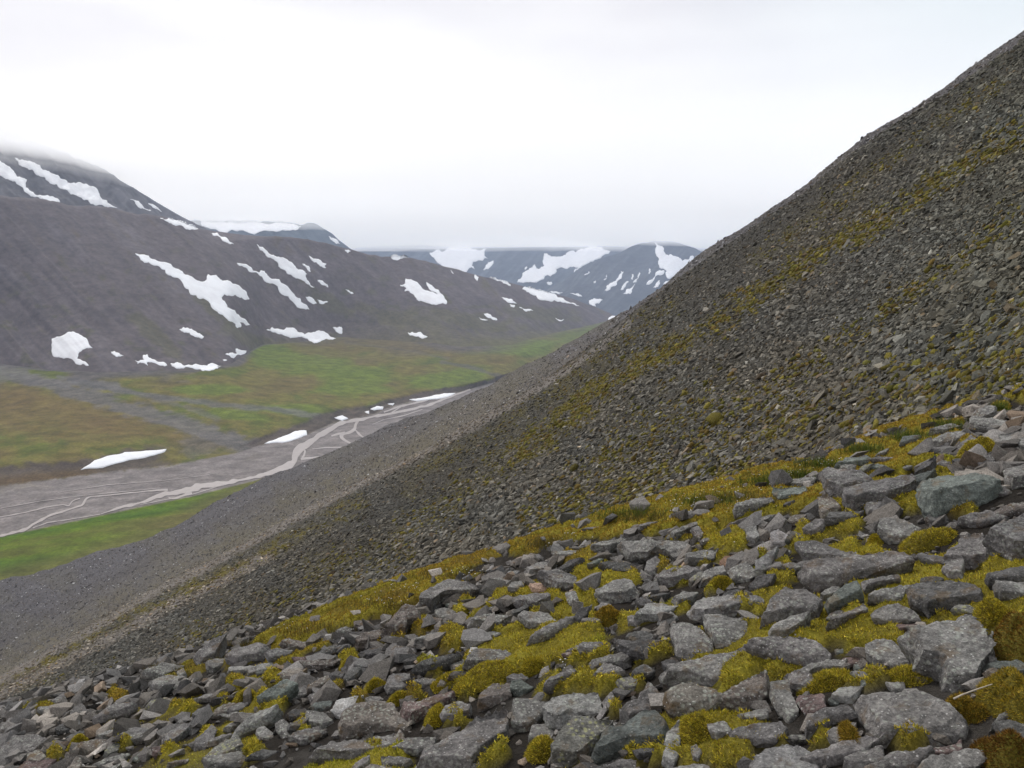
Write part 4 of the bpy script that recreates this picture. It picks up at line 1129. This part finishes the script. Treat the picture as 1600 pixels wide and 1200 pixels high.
GNORM = np.array((-.32, .122, 1.0)); GNORM /= np.linalg.norm(GNORM)
todo = []
class Rock: pass
def shape_rock(poly, seed, k=None, small=False):
    """rough closed block standing on the ground behind its traced front edge; returns coarse mesh, origin, size"""
    r = random.Random(seed)
    poly = np.array(poly, float)
    x0, x1, y0, y1 = poly[:, 0].min(), poly[:, 0].max(), poly[:, 1].min(), poly[:, 1].max()
    ax, ay = (x0+x1)/2, y1-.10*(y1-y0)
    h = cast([gtree], ax, min(ay, 1290))
    if h is None: return None
    a = np.array(h[0])
    c = -a/np.linalg.norm(a)
    if k is None: k = r.uniform(.34, .50)
    n = GNORM*(1-k)+c*k+np.array([r.uniform(-.10, .10) for _ in range(3)]); n /= np.linalg.norm(n)
    u, v = uv(poly[:, 0], poly[:, 1])
    D = np.stack([u, np.ones_like(u), v], -1)
    s = (a@n)/(D@n)
    s = np.clip(s, a[1]*.75, a[1]*1.5)
    Q = D*s[:, None]
    # refine outline with small jogs
    q = []
    for i in range(len(Q)):
        p0, p1 = Q[i], Q[(i+1) % len(Q)]
        q.append(p0)
        L = np.linalg.norm(p1-p0)
        if L > .12 and not small: q.append((p0+p1)/2+np.array([r.uniform(-.05, .05)*L for _ in range(3)]))
    Q = np.array(q); m = len(Q)
    cen = Q.mean(0)
    ext = Q-cen
    W_ = (x1-x0)/FPX*a[1]
    small_dim = min(W_, (y1-y0)/FPX*a[1]*1.4)
    T = np.clip(.5*small_dim, .04, .26)
    H = small_dim*r.uniform(.08, .17)
    up = np.array((0, 0, 1.0))-n*n[2]; up /= np.linalg.norm(up)
    rt = np.cross(n, up)
    sh = up*small_dim*r.uniform(.05, .13)+rt*small_dim*r.uniform(-.10, .10)
    rings = [cen+ext*.80-n*T+sh*.3, cen+ext*.97-n*T*.45, Q, cen+ext*r.uniform(.80, .92)+sh+n*H]
    # a second, tilted facet on top
    rings[3] = rings[3]+n[None]*(ext@rt)[:, None]*r.uniform(-.18, .18)+n[None]*(ext@up)[:, None]*r.uniform(-.38, -.08)
    V = np.concatenate(rings+[[cen+sh*1.2+n*H*r.uniform(1.0, 1.25)], [cen-n*T*1.05]])
    F = []
    for ring in range(3):
        for i in range(m):
            j = (i+1) % m
            A0, B0 = ring*m+i, ring*m+j
            F += [(A0, B0, B0+m), (A0, B0+m, A0+m)]
    for i in range(m):
        j = (i+1) % m
        F.append((3*m+i, 3*m+j, 4*m)); F.append((j, i, 4*m+1))
    return V, np.array(F), cen, max(W_, .05), a

def queue_rock(poly, kind, lab, seed, small=False):
    R = shape_rock(poly, seed, small=small)
    if R is None: return
    V, F, cen, size, a = R
    me = mesh_np('boulder', V-cen, F, True)
    bm = bmesh.new(); bm.from_mesh(me); bmesh.ops.recalc_face_normals(bm, faces=bm.faces); bm.to_mesh(me); bm.free()
    o = add_obj('boulder', me, None, cen)
    md = o.modifiers.new('r', 'REMESH'); md.mode = 'VOXEL'
    md.voxel_size = float(np.clip(size/(60 if not small else 32), .005, .014))
    q = Rock(); q.o = o; q.kind = kind; q.lab = lab; q.poly = np.array(poly, float); q.size = size; q.seed = seed; q.small = small; q.a = a
    todo.append(q)

seed = 0
for line in ROCKS.strip().split('\n'):
    tl, kind, pts, lab = line.split('|')
    ox, oy = TILE[tl]; s = 1 if tl == 'W' else 4
    poly = [(ox+float(p.split(',')[0])/s, oy+float(p.split(',')[1])/s) for p in pts.split()]
    seed += 1
    queue_rock(poly, kind, lab, seed)
print('traced', len(todo))

# ---- further blocks in the gaps, picked so that they overlap no traced block
occ = np.zeros((1300//3, 2000//3), bool)
cyg, cxg = np.mgrid[0:occ.shape[0], 0:occ.shape[1]]
cxi, cyi = cxg*3-150.0, cyg*3.0
for q in todo: occ |= inside(cxi, cyi, q.poly)
mossocc = np.zeros(occ.shape, bool)
for b in MOSS: mossocc |= blob(cxi, cyi, b[0], b[1], b[2]*.85, b[3]*.85, b[4], 0) > .5
CUSH = [tuple(float(z) for z in b.split()) for b in """1127 912 24 11 0;950 962 27 19 0;835 1042 27 13 0;845 1175 28 20 0;1095 1140 35 26 35;1300 1062 50 16 5;1425 1060 52 14 0;1565 960 32 22 0;1522 1108 36 26 -20;
1340 1160 17 32 0;1372 845 13 10 0;1462 840 50 18 5;1537 702 35 15 10;755 1055 55 15 20;625 1092 28 10 5;585 1072 22 12 0;680 1122 20 20 0;117 1162 17 10 10;380 1092 22 13 20;700 1068 38 9 12;545 1035 15 9 10""".replace('\n', '').split(';')]
for b in CUSH: mossocc |= blob(cxi, cyi, b[0], b[1], b[2]*1.0, b[3]*1.0, b[4], 0) > .4
r = random.Random(77)
slots = 300-len(todo)
crx, cry = zip(*CREST)
tries = 0
while slots > 0 and tries < 30000:
    tries += 1
    x, y = r.uniform(-20, 1600), r.uniform(640, 1205)
    cyl = np.interp(x, crx, cry)
    rel = y-cyl
    bandw = 36 if 330 < x < 900 else (28 if x < 1250 else 16)
    if x < 450: bandw = 2
    if rel < bandw: continue
    ix, iy = int((x+150)/3), int(y/3)
    if iy >= occ.shape[0] or occ[iy, ix] or (mossocc[iy, ix] and r.random() < .95): continue
    h = cast([gtree], x, y)
    if h is None: continue
    d = h[0].y
    frac = 1-tries/30000
    wr = r.uniform(.12, .34)*(.5+.6*frac)*(1.35 if x < 500 else 1)
    wpx = wr/d*FPX; hpx = wpx*r.uniform(.20, .42)
    ang = math.radians(r.gauss(16, 16))
    nn = r.randint(4, 7); poly = []
    for i in range(nn):
        t = (i+r.uniform(-.3, .3))/nn*2*math.pi
        rr = r.uniform(.66, 1.1)
        ex, ey = math.cos(t)*wpx/2*rr, math.sin(t)*hpx/2*rr
        poly.append((x+ex*math.cos(ang)+ey*math.sin(ang), y-ex*math.sin(ang)+ey*math.cos(ang)))
    sel = inside(cxi, cyi, poly)
    if sel.sum() < 4 or (occ & sel).sum() > .36*sel.sum() or (mossocc & sel).sum() > .4*sel.sum(): continue
    occ |= sel
    seed += 1
    kind = r.choices(['grey', 'dark', 'green', 'pale', 'brown', 'red', 'lichen'], [50, 17, 7, 12, 9, 3, 4])[0]
    queue_rock(poly, kind, '', seed, small=True)
    slots -= 1
print('blocks', len(todo))

bpy.context.view_layer.update()
dg = bpy.context.evaluated_depsgraph_get()
for q in todo:
    ev = q.o.evaluated_get(dg)
    me = bpy.data.meshes.new_from_object(ev)
    n = len(me.vertices)
    V = np.zeros(n*3, dtype=np.float32); me.vertices.foreach_get('co', V); V = V.reshape(-1, 3).astype(float)
    N = np.zeros(n*3, dtype=np.float32); me.vertices.foreach_get('normal', N); N = N.reshape(-1, 3)
    s = q.size; sd_ = q.seed*3.7
    f = 1/max(.07, s*.28)
    d1 = fbm(V[:, 0]*f+sd_, V[:, 1]*f, V[:, 2]*f, oct=3, seed=q.seed)
    # stepped, cleaved faces
    d2 = np.abs(fbm(V[:, 0]*f*2.2, V[:, 1]*f*2.2+sd_, V[:, 2]*f*2.2, oct=3, seed=q.seed+50))
    d3 = fbm(V[:, 0]*38, V[:, 1]*38, V[:, 2]*38, oct=3, seed=q.seed+9)
    V += N*(d1*s*.040-d2*s*.040+d3*.0045)[:, None]
    me.vertices.foreach_set('co', V.astype(np.float32).ravel())
    me.polygons.foreach_set('use_smooth', np.ones(len(me.polygons), dtype=bool))
    old = q.o.data; q.o.modifiers.clear(); q.o.data = me; bpy.data.meshes.remove(old); me.name = 'boulder'
    me.materials.clear(); me.materials.append(RM[q.kind]); me.update()

# ---- labels
def big(q):
    u0, u1 = q.poly[:, 0].min(), q.poly[:, 0].max(); v0, v1 = q.poly[:, 1].min(), q.poly[:, 1].max()
    return (u0+u1)/2, (v0+v1)/2, u1-u0, v1-v0
marks = [(q, q.lab) for q in todo if q.lab]
SHORT = {}
for q, lab in marks:
    s_ = lab.split(',')[0]
    for w_ in (' with ', ' that ', ' beside ', ' right of ', ' left of ', ' below ', ' above ', ' resting ', ' in front of ', ' poking ', ' standing ', ' leaning ', ' sticking ', ' lying ', ' directly ', ' running ', ' tucked ', ' against ', ' slanting ', ' near ', ' at ', ' under ', ' behind ', ' cut ', ' in the ', ' climbing ', ' half ', ' among ', ' sitting ', ' spread ', ' in ', ' sloping ', ' wedged ', ' on ', ' crusted '):
        if w_ in s_ and len(s_.split(w_)[0].split()) >= 3: s_ = s_.split(w_)[0]
    for w_ in (' crusted all over', ' speckled', ' spread like a table', ' stone like a table'):
        if s_.endswith(w_): s_ = s_[:-len(w_)]
    while s_.split()[-1] in ('standing', 'resting', 'directly', 'speckled', 'leaning', 'lying', 'just', 'wedged', 'tucked', 'against', 'slanting', 'up'): s_ = ' '.join(s_.split()[:-1])
    SHORT[id(q)] = s_
short_count = {}
for v_ in SHORT.values(): short_count[v_] = short_count.get(v_, 0)+1
used = set(q.lab for q in todo if q.lab)
for q in todo:
    q.cu, q.cv, q.w, q.h = big(q)
def relation(q, m):
    dx, dy = q.cu-m.cu, q.cv-m.cv
    gap = 'just ' if math.hypot(dx, dy) < .62*(q.w+m.w) else ''
    parts = []
    if abs(dy) > .45*abs(dx): parts.append('below' if dy > 0 else 'above')
    if abs(dx) > .45*abs(dy): parts.append('right of' if dx > 0 else 'left of')
    if len(parts) == 2: return gap+parts[0]+' and '+parts[1]
    return gap+parts[0]
for q in sorted(todo, key=lambda t: -t.w*t.h):
    if q.lab: continue
    sz = 'tiny' if q.w < 26 else ('small' if q.w < 48 else ('medium-sized' if q.w < 85 else 'large'))
    asp = q.h/q.w
    shp = 'flat' if asp < .42 else ('stubby' if asp > .8 else ('angular' if q.seed % 3 == 0 else ('tilted' if q.seed % 3 == 1 else 'rounded')))
    if shp == 'rounded' and q.small: shp = 'uneven'
    near_ = sorted(marks, key=lambda m: math.hypot(m[0].cu-q.cu, (m[0].cv-q.cv)*1.3))
    near_ = [m for m in near_ if short_count[SHORT[id(m[0])]] == 1][:8]
    done = False
    for m, _ in near_:
        lab = f"{sz} {shp} {KIND[q.kind][0]} stone {relation(q, m)} the {SHORT[id(m)]}"
        if lab not in used and len(lab.split()) <= 16: done = True; break
    if not done:
        for (m, _), (m2, _) in [(a_, b_) for a_ in near_ for b_ in near_ if a_ is not b_]:
            lab = f"{sz} {shp} {KIND[q.kind][0]} stone {relation(q, m)} the {SHORT[id(m)]}, nearer its moss"
            if lab not in used and len(lab.split()) <= 16: done = True; break
    used.add(lab); q.lab = lab
for q in todo:
    tag(q.o, q.lab, 'rock' if q.w < 60 else 'boulder', 'loose blocks on the near rib')
    q.o.name = 'boulder' if q.w >= 60 else 'stone'

# ================================================================ SMALL STONES, MOSS, GRASS ON THE RIB
GU, GV = project(np.where(GP[..., 1:2] > 1, GP, np.array((0, -50, 0))))
gin = (GP[..., 1] > 1) & (GU > -150) & (GU < 1750) & (GV > 0) & (GV < 1300) & (GP[..., 1] < 12)
def gpick(weight, n, jit=GS):
    i = rng.choice(weight.size, n, p=(weight/weight.sum()).ravel())
    r_, c_ = np.unravel_index(i, weight.shape)
    p = GP[r_, c_].copy(); o = rng.uniform(-.5, .5, (n, 2))*jit
    r2, c2 = np.clip(r_, 1, GP.shape[0]-2), np.clip(c_, 1, GP.shape[1]-2)
    sx_ = (GP[r2, c2+1, 2]-GP[r2, c2-1, 2])/(2*GS); sy_ = (GP[r2+1, c2, 2]-GP[r2-1, c2, 2])/(2*GS)
    p[:, 0] += o[:, 0]; p[:, 1] += o[:, 1]; p[:, 2] += o[:, 0]*sx_+o[:, 1]*sy_
    return p, GN[r_, c_], MM[r_, c_], r_, c_
band = np.interp(GU, crx, cry); relb = GV-band
wide = np.where((GU > 450) & (GU < 1150), 32, np.where(GU <= 450, -6, 15))
# pebbles and hand-sized stones
wgt = gin*np.where(MM < .3, 1.0, .03)*np.where(relb > wide, 1, .45)*np.clip(1/np.maximum(GP[..., 1], 2), 0, .4)
p, n, m_, _, _ = gpick(wgt*np.clip(GP[..., 1]/6, .3, 1), 3600)
c, u, v = stone_cols(p, None, (.155, .147, .138))
size = np.clip(np.exp(rng.normal(-2.75, .5, len(p))), .025, .17)
m_peb = mat_tint('small_stone', 30, .35, bumpd=.01, bumps=.8, scale2=120)
pp = [stone_proto(300+i, .24+.03*(i % 6), npts=14) for i in range(24)]
scatter_mesh('small_stones', pp, p, n, size, c, m_peb, .5, None, .12)
# larger stones at the back of the rib
wgt = gin*(relb > -5)*(relb < 150)*np.where(MM < .4, 1, .10)*np.where(relb > wide, 1, .6)
p, n, m_, _, _ = gpick(wgt, 2100)
c, u, v = stone_cols(p, None, (.160, .153, .145)); size = np.clip(np.exp(rng.normal(-1.75, .35, len(p))), .08, .32)
scatter_mesh('back_stones', pp, p, n, size, c, m_peb, .45, np.array((1.0, .1, .3)), .12)

def blades(p, n, ln, wd, col, spread=.7, rows=1):
    """small pointed leaves, three vertices each"""
    N = len(p)
    d = n*1.0+rng.normal(0, spread, (N, 3)); d /= np.linalg.norm(d, axis=1)[:, None]
    s = np.cross(d, rng.normal(0, 1, (N, 3))); s /= np.linalg.norm(s, axis=1)[:, None]
    a = p-s*wd[:, None]*.5-n*.004; b = p+s*wd[:, None]*.5-n*.004; c_ = p+d*ln[:, None]
    V = np.stack([a, b, c_], 1).reshape(-1, 3); F = np.arange(N*3).reshape(-1, 3)
    return V, F, np.repeat(col, 3, axis=0)
def moss_cols(N, u=None):
    k = np.exp(rng.normal(0, .28, N))[:, None]; rr = rng.random(N)[:, None]
    c = np.where(rr < .5, np.array((.420, .335, .030)), np.where(rr < .75, np.array((.290, .265, .026)), np.where(rr < .9, np.array((.54, .42, .05)), np.array((.20, .13, .028)))))
    return c*k*1.3
m_moss = mat_tint('moss_leaf', 45, .38, rough=.8, bumpd=.012, bumps=.9, scale2=160, spec=.15)
m_moss.node_tree.nodes
wgt = gin*sstep(.3, .6, MM)/np.clip(GN[..., 2], .3, 1)**1.5*np.clip(1/np.maximum(GP[..., 1], 2), 0, .4)
p, n, m_, ri, ci = gpick(wgt, 340000)
cm = moss_cols(len(p))
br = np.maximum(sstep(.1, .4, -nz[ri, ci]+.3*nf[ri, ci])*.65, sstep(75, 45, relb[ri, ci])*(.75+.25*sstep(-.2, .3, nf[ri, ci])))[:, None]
cm = cm*(1-br)+cm*np.array((.80, .66, .9))*br
gn = sstep(.1, .4, fbm(p[:, 0]*1.7, p[:, 1]*1.7, oct=3, seed=303))[:, None]*.6
cm = cm*(1-gn)+cm*np.array((.72, 1.0, .8))*gn
ln = rng.uniform(.008, .018, len(p))*(.7+.05*p[:, 1]); wd = rng.uniform(.005, .010, len(p))*(.30+.12*p[:, 1])
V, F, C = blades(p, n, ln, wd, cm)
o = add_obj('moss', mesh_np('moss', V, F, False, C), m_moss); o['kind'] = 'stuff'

# moss cushions, each a mound of its own
CL = {0: 'round yellow moss cushion on the rounded flat-fronted boulder', 1: 'bushy ochre moss cushion under the dome-shaped boulder', 2: 'low oval moss cushion alone at the middle of the rib',
      3: 'round moss cushion at the bottom left of the yellow-lichened boulder', 4: 'long moss cushion slanting up around the thin upright stone', 5: 'wide moss cushion above the small reddish brown block',
      6: 'flat moss cushion draped under the big triangular slab', 7: 'plump moss cushion right of the dark green-grey block', 8: 'moss cushion with a dark hollow right of the large rounded block',
      9: 'hanging brownish moss strip left of the large rounded block', 10: 'small moss tuft on the speckled boulder', 11: 'wide golden moss cushion below the large smooth blunt boulder',
      12: 'long moss cushion beside the lichen-pale boulder at the top right', 13: 'long golden moss cushion sloping up below the pale pebble', 14: 'low moss cushion above the broad flat brownish slab',
      15: 'moss cushion left of a speckled stone below the dark angular stone', 16: 'moss cushion in the hollow right of the narrow dark wedge', 17: 'small ochre moss cushion in the bottom left corner',
      18: 'moss cushion among the far left stones near the flat green band', 19: 'narrow moss cushion left of the long golden one', 20: 'small bright moss cushion left of the dark angular stone'}
def cushion(cx, cy_, rx, ry, ang, lab, hmul=1.0, dark=0.0, nbl=7500):
    h = cast([gtree], min(cx, 1700), min(cy_+ry*.7, 1290))
    if h is None: return
    g0 = np.array(h[0]); d = g0[1]
    R = rx/FPX*d; Hh = max(.05, ry/FPX*d*1.5)*hmul; D = max(R*.75, Hh*1.2)
    nu, nv = 48, 18
    th = np.linspace(0, 2*math.pi, nu, endpoint=False); rr = np.linspace(0, 1, nv)
    T, Rr = np.meshgrid(th, rr)
    edge = 1+.22*fbm(np.cos(T)*1.6+cx, np.sin(T)*1.6, oct=3, seed=7)
    lx = np.cos(T)*Rr*R*edge; ly = np.sin(T)*Rr*D*edge+D*.6
    tl = math.tan(math.radians(ang))
    gz = .32*lx-.122*ly
    lump = fbm((lx+cx)*9, ly*9, oct=4, seed=8)
    z = gz+Hh*(1-Rr**2.4)**.8*(1+.75*lump)+lx*(tl-.32)*.6*(1-Rr*.6)-.03*Rr
    V = np.stack([lx, ly, z], -1)
    n = grid_normals(V)
    Vw = V.reshape(-1, 3); F = []
    for j in range(nv-1):
        for i in range(nu):
            k2 = (i+1) % nu; F.append((j*nu+i, (j+1)*nu+i, (j+1)*nu+k2)); F.append((j*nu+i, (j+1)*nu+k2, j*nu+k2))
    base_c = np.tile(np.array((.165, .135, .020)), (len(Vw), 1))
    m = int(nbl*np.clip(R*(D+Hh)/.06, .6, 6))
    j = rng.integers(1, nv-1, m*2); i = rng.integers(0, nu, m*2)
    keep = rng.random(m*2) < rr[j]; j, i = j[keep][:m], i[keep][:m]
    a = rng.random(len(j))[:, None]; b = rng.random(len(j))[:, None]; i2 = (i+1) % nu
    p = V[j, i]*(1-a)*(1-b)+V[j+1, i]*a*(1-b)+V[j, i2]*(1-a)*b+V[j+1, i2]*a*b
    nn_ = n[j, i]
    cmm = moss_cols(len(p))*(1-dark*.35)*np.array((1, 1-dark*.2, 1))
    bV, bF, bC = blades(p, nn_, rng.uniform(.009, .020, len(p))*(.75+.05*d), rng.uniform(.004, .009, len(p))*(.30+.12*d), cmm)
    me = mesh_np('moss_cushion', np.concatenate([Vw, bV]), np.concatenate([np.array(F), bF+len(Vw)]), True, np.concatenate([base_c, bC]))
    o = add_obj('moss_cushion', me, m_moss, g0)
    tag(o, lab, 'moss', 'moss cushions between the blocks')
for i, b in enumerate(CUSH): cushion(*b, CL[i], dark=.9 if i in (8, 9, 1) else 0)
cushion(1612, 1005, 40, 42, 15, 'upper mossy hump of the brown bank at the right edge, beside the triangular slab', 1.0, 1.6, 9000)
cushion(1600, 1085, 40, 52, 10, 'middle mossy hump of the brown bank at the right edge, above the dark slab', 1.0, .5, 9000)
cushion(1585, 1178, 40, 40, 5, 'lowest mossy hump of the brown bank in the bottom right corner', 1.0, 1.8, 9000)

# grass tufts and the small white flowers along the crest
def grass(name, spots, hgt, cols, n_each, wid=.006):
    P_, N_, C_, L_2 = [], [], [], []
    for (cx, cy_, rx, ry) in spots:
        for _ in range(n_each):
            x, y = r.gauss(cx, rx*.5), r.gauss(cy_, ry*.5)
            h = cast([gtree], x, y)
            if h is None: continue
            P_.append(h[0]); C_.append(np.array(r.choice(cols))*r.uniform(.7, 1.3)); L_2.append(hgt*r.uniform(.5, 1.3))
    P_ = np.array([tuple(q) for q in P_]); N_ = np.tile((0, 0, 1.0), (len(P_), 1)); L_2 = np.array(L_2)
    V, F, C = blades(P_, N_, L_2, np.full(len(P_), wid), np.array(C_), .35)
    o = add_obj(name, mesh_np(name, V, F, False, C), m_moss); o['kind'] = 'stuff'
grass('grass', [(1480, 668, 34, 5), (1420, 685, 34, 6), (1350, 705, 30, 5), (1280, 728, 40, 5), (1240, 745, 50, 5), (1562, 642, 14, 6), (1200, 755, 60, 6), (1100, 785, 60, 8), (980, 805, 60, 8)],
      .085, [(.10, .16, .02), (.13, .17, .03), (.16, .16, .04)], 420)
grass('dry_grass', [(600, 945, 90, 14), (480, 985, 80, 12), (700, 900, 60, 10), (850, 850, 70, 10), (1000, 810, 70, 8), (1150, 780, 70, 10), (360, 1010, 40, 8), (250, 1045, 40, 6)],
      .06, [(.22, .16, .05), (.16, .12, .03), (.26, .2, .07), (.14, .13, .03)], 500)
# white flower heads on thin stalks: countless specks
fl = []
for cx, cy_, rx, ry, n_ in ((1060, 795, 60, 14, 40), (1130, 775, 50, 12, 34), (1220, 745, 50, 8, 40), (1290, 728, 30, 5, 22), (900, 845, 40, 8, 14), (860, 860, 12, 5, 6), (640, 925, 60, 10, 22), (730, 900, 40, 8, 22), (590, 945, 50, 8, 14), (440, 985, 40, 8, 10), (1180, 790, 40, 12, 12), (1110, 850, 80, 30, 10), (880, 1050, 10, 6, 5)):
    for _ in range(n_):
        h = cast([gtree], r.gauss(cx, rx*.5), r.gauss(cy_, ry*.5))
        if h: fl.append(h[0])
fV, fF, fC = [], [], []
for q in fl:
    hh = r.uniform(.03, .075); tx_, ty_ = r.uniform(-.01, .01), r.uniform(-.01, .01)
    b = len(fV); w_ = .0016
    fV += [(q.x-w_, q.y, q.z), (q.x+w_, q.y, q.z), (q.x+tx_, q.y+ty_, q.z+hh)]; fF.append((b, b+1, b+2)); fC += [(.12, .14, .04)]*3
    c0 = (q.x+tx_, q.y+ty_, q.z+hh); b = len(fV); s_ = r.uniform(.003, .0065)
    fV.append((c0[0], c0[1], c0[2]+s_*.5)); fC.append((.75, .74, .68)); 
    for k in range(6): fV.append((c0[0]+s_*math.cos(k*math.pi/3), c0[1]+s_*math.sin(k*math.pi/3), c0[2]+s_*.25*(k % 2))); fC.append((.8, .8, .76))
    fV.append((c0[0], c0[1], c0[2]-s_*.6)); fC.append((.5, .55, .3))
    for k in range(6): fF.append((b, b+1+k, b+1+(k+1) % 6)); fF.append((b+7, b+1+(k+1) % 6, b+1+k))
o = add_obj('white_flowers', mesh_np('white_flowers', np.array(fV), np.array(fF), False, np.array(fC)), m_moss); o['kind'] = 'stuff'

# the bleached twig lying by the triangular slab
def tube(pts, rads, seg=8):
    V, F = [], []
    pts = [Vector(p) for p in pts]
    for i, p in enumerate(pts):
        t = (pts[min(i+1, len(pts)-1)]-pts[max(i-1, 0)]).normalized()
        a = t.orthogonal().normalized(); b = t.cross(a)
        for k in range(seg): V.append(tuple(p+(a*math.cos(k*2*math.pi/seg)+b*math.sin(k*2*math.pi/seg))*rads[i]))
    for i in range(len(pts)-1):
        for k in range(seg): F.append((i*seg+k, i*seg+(k+1) % seg, (i+1)*seg+(k+1) % seg, (i+1)*seg+k))
    return np.array(V), np.array(F)
def at(px, py, d): u, v = uv(px, py); return np.array((u*d, d, v*d))
bpy.context.view_layer.update(); dg = bpy.context.evaluated_depsgraph_get()
def surf(px_, py_):
    u, v = uv(px_, py_); d = Vector((float(u), 1, float(v))).normalized()
    h = sc.ray_cast(dg, Vector((0, 0, 0)), d, distance=12)
    return h[1].y if h[0] else 3.1
TX = [(1490+60*k/9+(.6 if k % 2 else 0), 1092-23*(k/9)**.85) for k in range(10)]
hd = [surf(*q) for q in TX]; d0, d1 = hd[0]-.012, hd[-1]-.012
ov = max([0]+[d0+(d1-d0)*k/9-hd[k]+.008 for k in range(10)])
tw = [at(*TX[k], d0+(d1-d0)*k/9-min(ov, .25)) for k in range(10)]
V, F = tube(tw, [.0034-.00022*k for k in range(10)])
mt, tt_ = newmat('bleached_wood'); tt_.bsdf(tt_.ramp(tt_.noise(tt_.n('ShaderNodeTexCoord').outputs['Object'], 60), [(.3, (.36, .31, .24)), (.7, (.52, .47, .38))]), .8)
tag(add_obj('twig', mesh_np('twig', V, F, True), mt), 'pale bleached twig lying across moss between the triangular slab and the bank', 'twig')
# ================================================================ AIR AND CLOUD
def volmat(name, color, density, aniso, em=0):
    m, t = newmat(name)
    v = t.n('ShaderNodeVolumePrincipled')
    v.inputs['Color'].default_value = (*color, 1); v.inputs['Density'].default_value = density; v.inputs['Anisotropy'].default_value = aniso
    v.inputs['Emission Strength'].default_value = em*density
    t.l(v.outputs[0], t.out.inputs['Volume']); m.cycles.homogeneous_volume = True
    return m
def box_mesh(name, x0, x1, y0, y1, z0, z1):
    V = [(x, y, z) for x in (x0, x1) for y in (y0, y1) for z in (z0, z1)]
    F = [(0, 1, 3, 2), (4, 6, 7, 5), (0, 4, 5, 1), (2, 3, 7, 6), (0, 2, 6, 4), (1, 5, 7, 3)]
    return mesh_np(name, np.array(V, float), np.array(F), False)
hz = add_obj('haze', box_mesh('haze', -6500, 7500, -400, 10500, -600, 236), volmat('haze_air', (.64, .76, 1.0), HAZE_D, .2))
hz['kind'] = 'stuff'

def cloud(name, cx, cyy, rx, ry, z0, zt, seed):
    nx, ny = 90, 90
    gx = np.linspace(-1, 1, nx); gy = np.linspace(-1, 1, ny)
    a, b = np.meshgrid(gx, gy)
    # square grid mapped to a disc
    X = a*np.sqrt(1-b*b/2); Y = b*np.sqrt(1-a*a/2)
    r = np.clip(np.hypot(X, Y), 0, 1)
    wx, wy = cx+X*rx, cyy+Y*ry
    wob = fbm(wx*.0012, wy*.0012, oct=4, seed=seed)
    thick = (1-r**2)**1.5
    top = z0+38+thick*(zt-z0)*(.85+.3*wob)
    bot = z0+30*(1-np.clip(thick*4, 0, 1))+wob*26*np.clip(thick*3, 0, 1)+9
    bot = np.minimum(bot, top-.5)
    V = np.concatenate([np.stack([wx, wy, bot], -1).reshape(-1, 3), np.stack([wx, wy, top], -1).reshape(-1, 3)])
    f = grid_faces(ny, nx); F = [tuple(q[::-1]) for q in f]+[tuple(q+nx*ny) for q in f]
    n = nx*ny; ring = [i for i in range(nx)]+[j*nx+nx-1 for j in range(1, ny)]+[(ny-1)*nx+i for i in range(nx-2, -1, -1)]+[j*nx for j in range(ny-2, 0, -1)]
    for i, p in enumerate(ring):
        q = ring[(i+1) % len(ring)]; F.append((p, q, q+n, p+n))
    me = mesh_np(name, V, np.array(F), True)
    bm = bmesh.new(); bm.from_mesh(me); bmesh.ops.recalc_face_normals(bm, faces=bm.faces); bm.to_mesh(me); bm.free()
    return me
m_cloud = volmat('cloud_mist', (1, 1, 1), .009, .6, .07)  # slight added emission stands in for light scattered many times inside the cloud
c1 = add_obj('low_cloud', cloud('low_cloud', -300, 6800, 7600, 6300, 272, 350, 5), m_cloud)
c1['kind'] = 'stuff'
c2 = add_obj('cloud_fringe', cloud('cloud_fringe', -300, 7000, 7400, 6000, 229, 246, 9), volmat('fringe_mist', (1, 1, 1), .0014, .5, .15))  # thin mist below the cloud, with added emission for its scattered light
c2['kind'] = 'stuff'
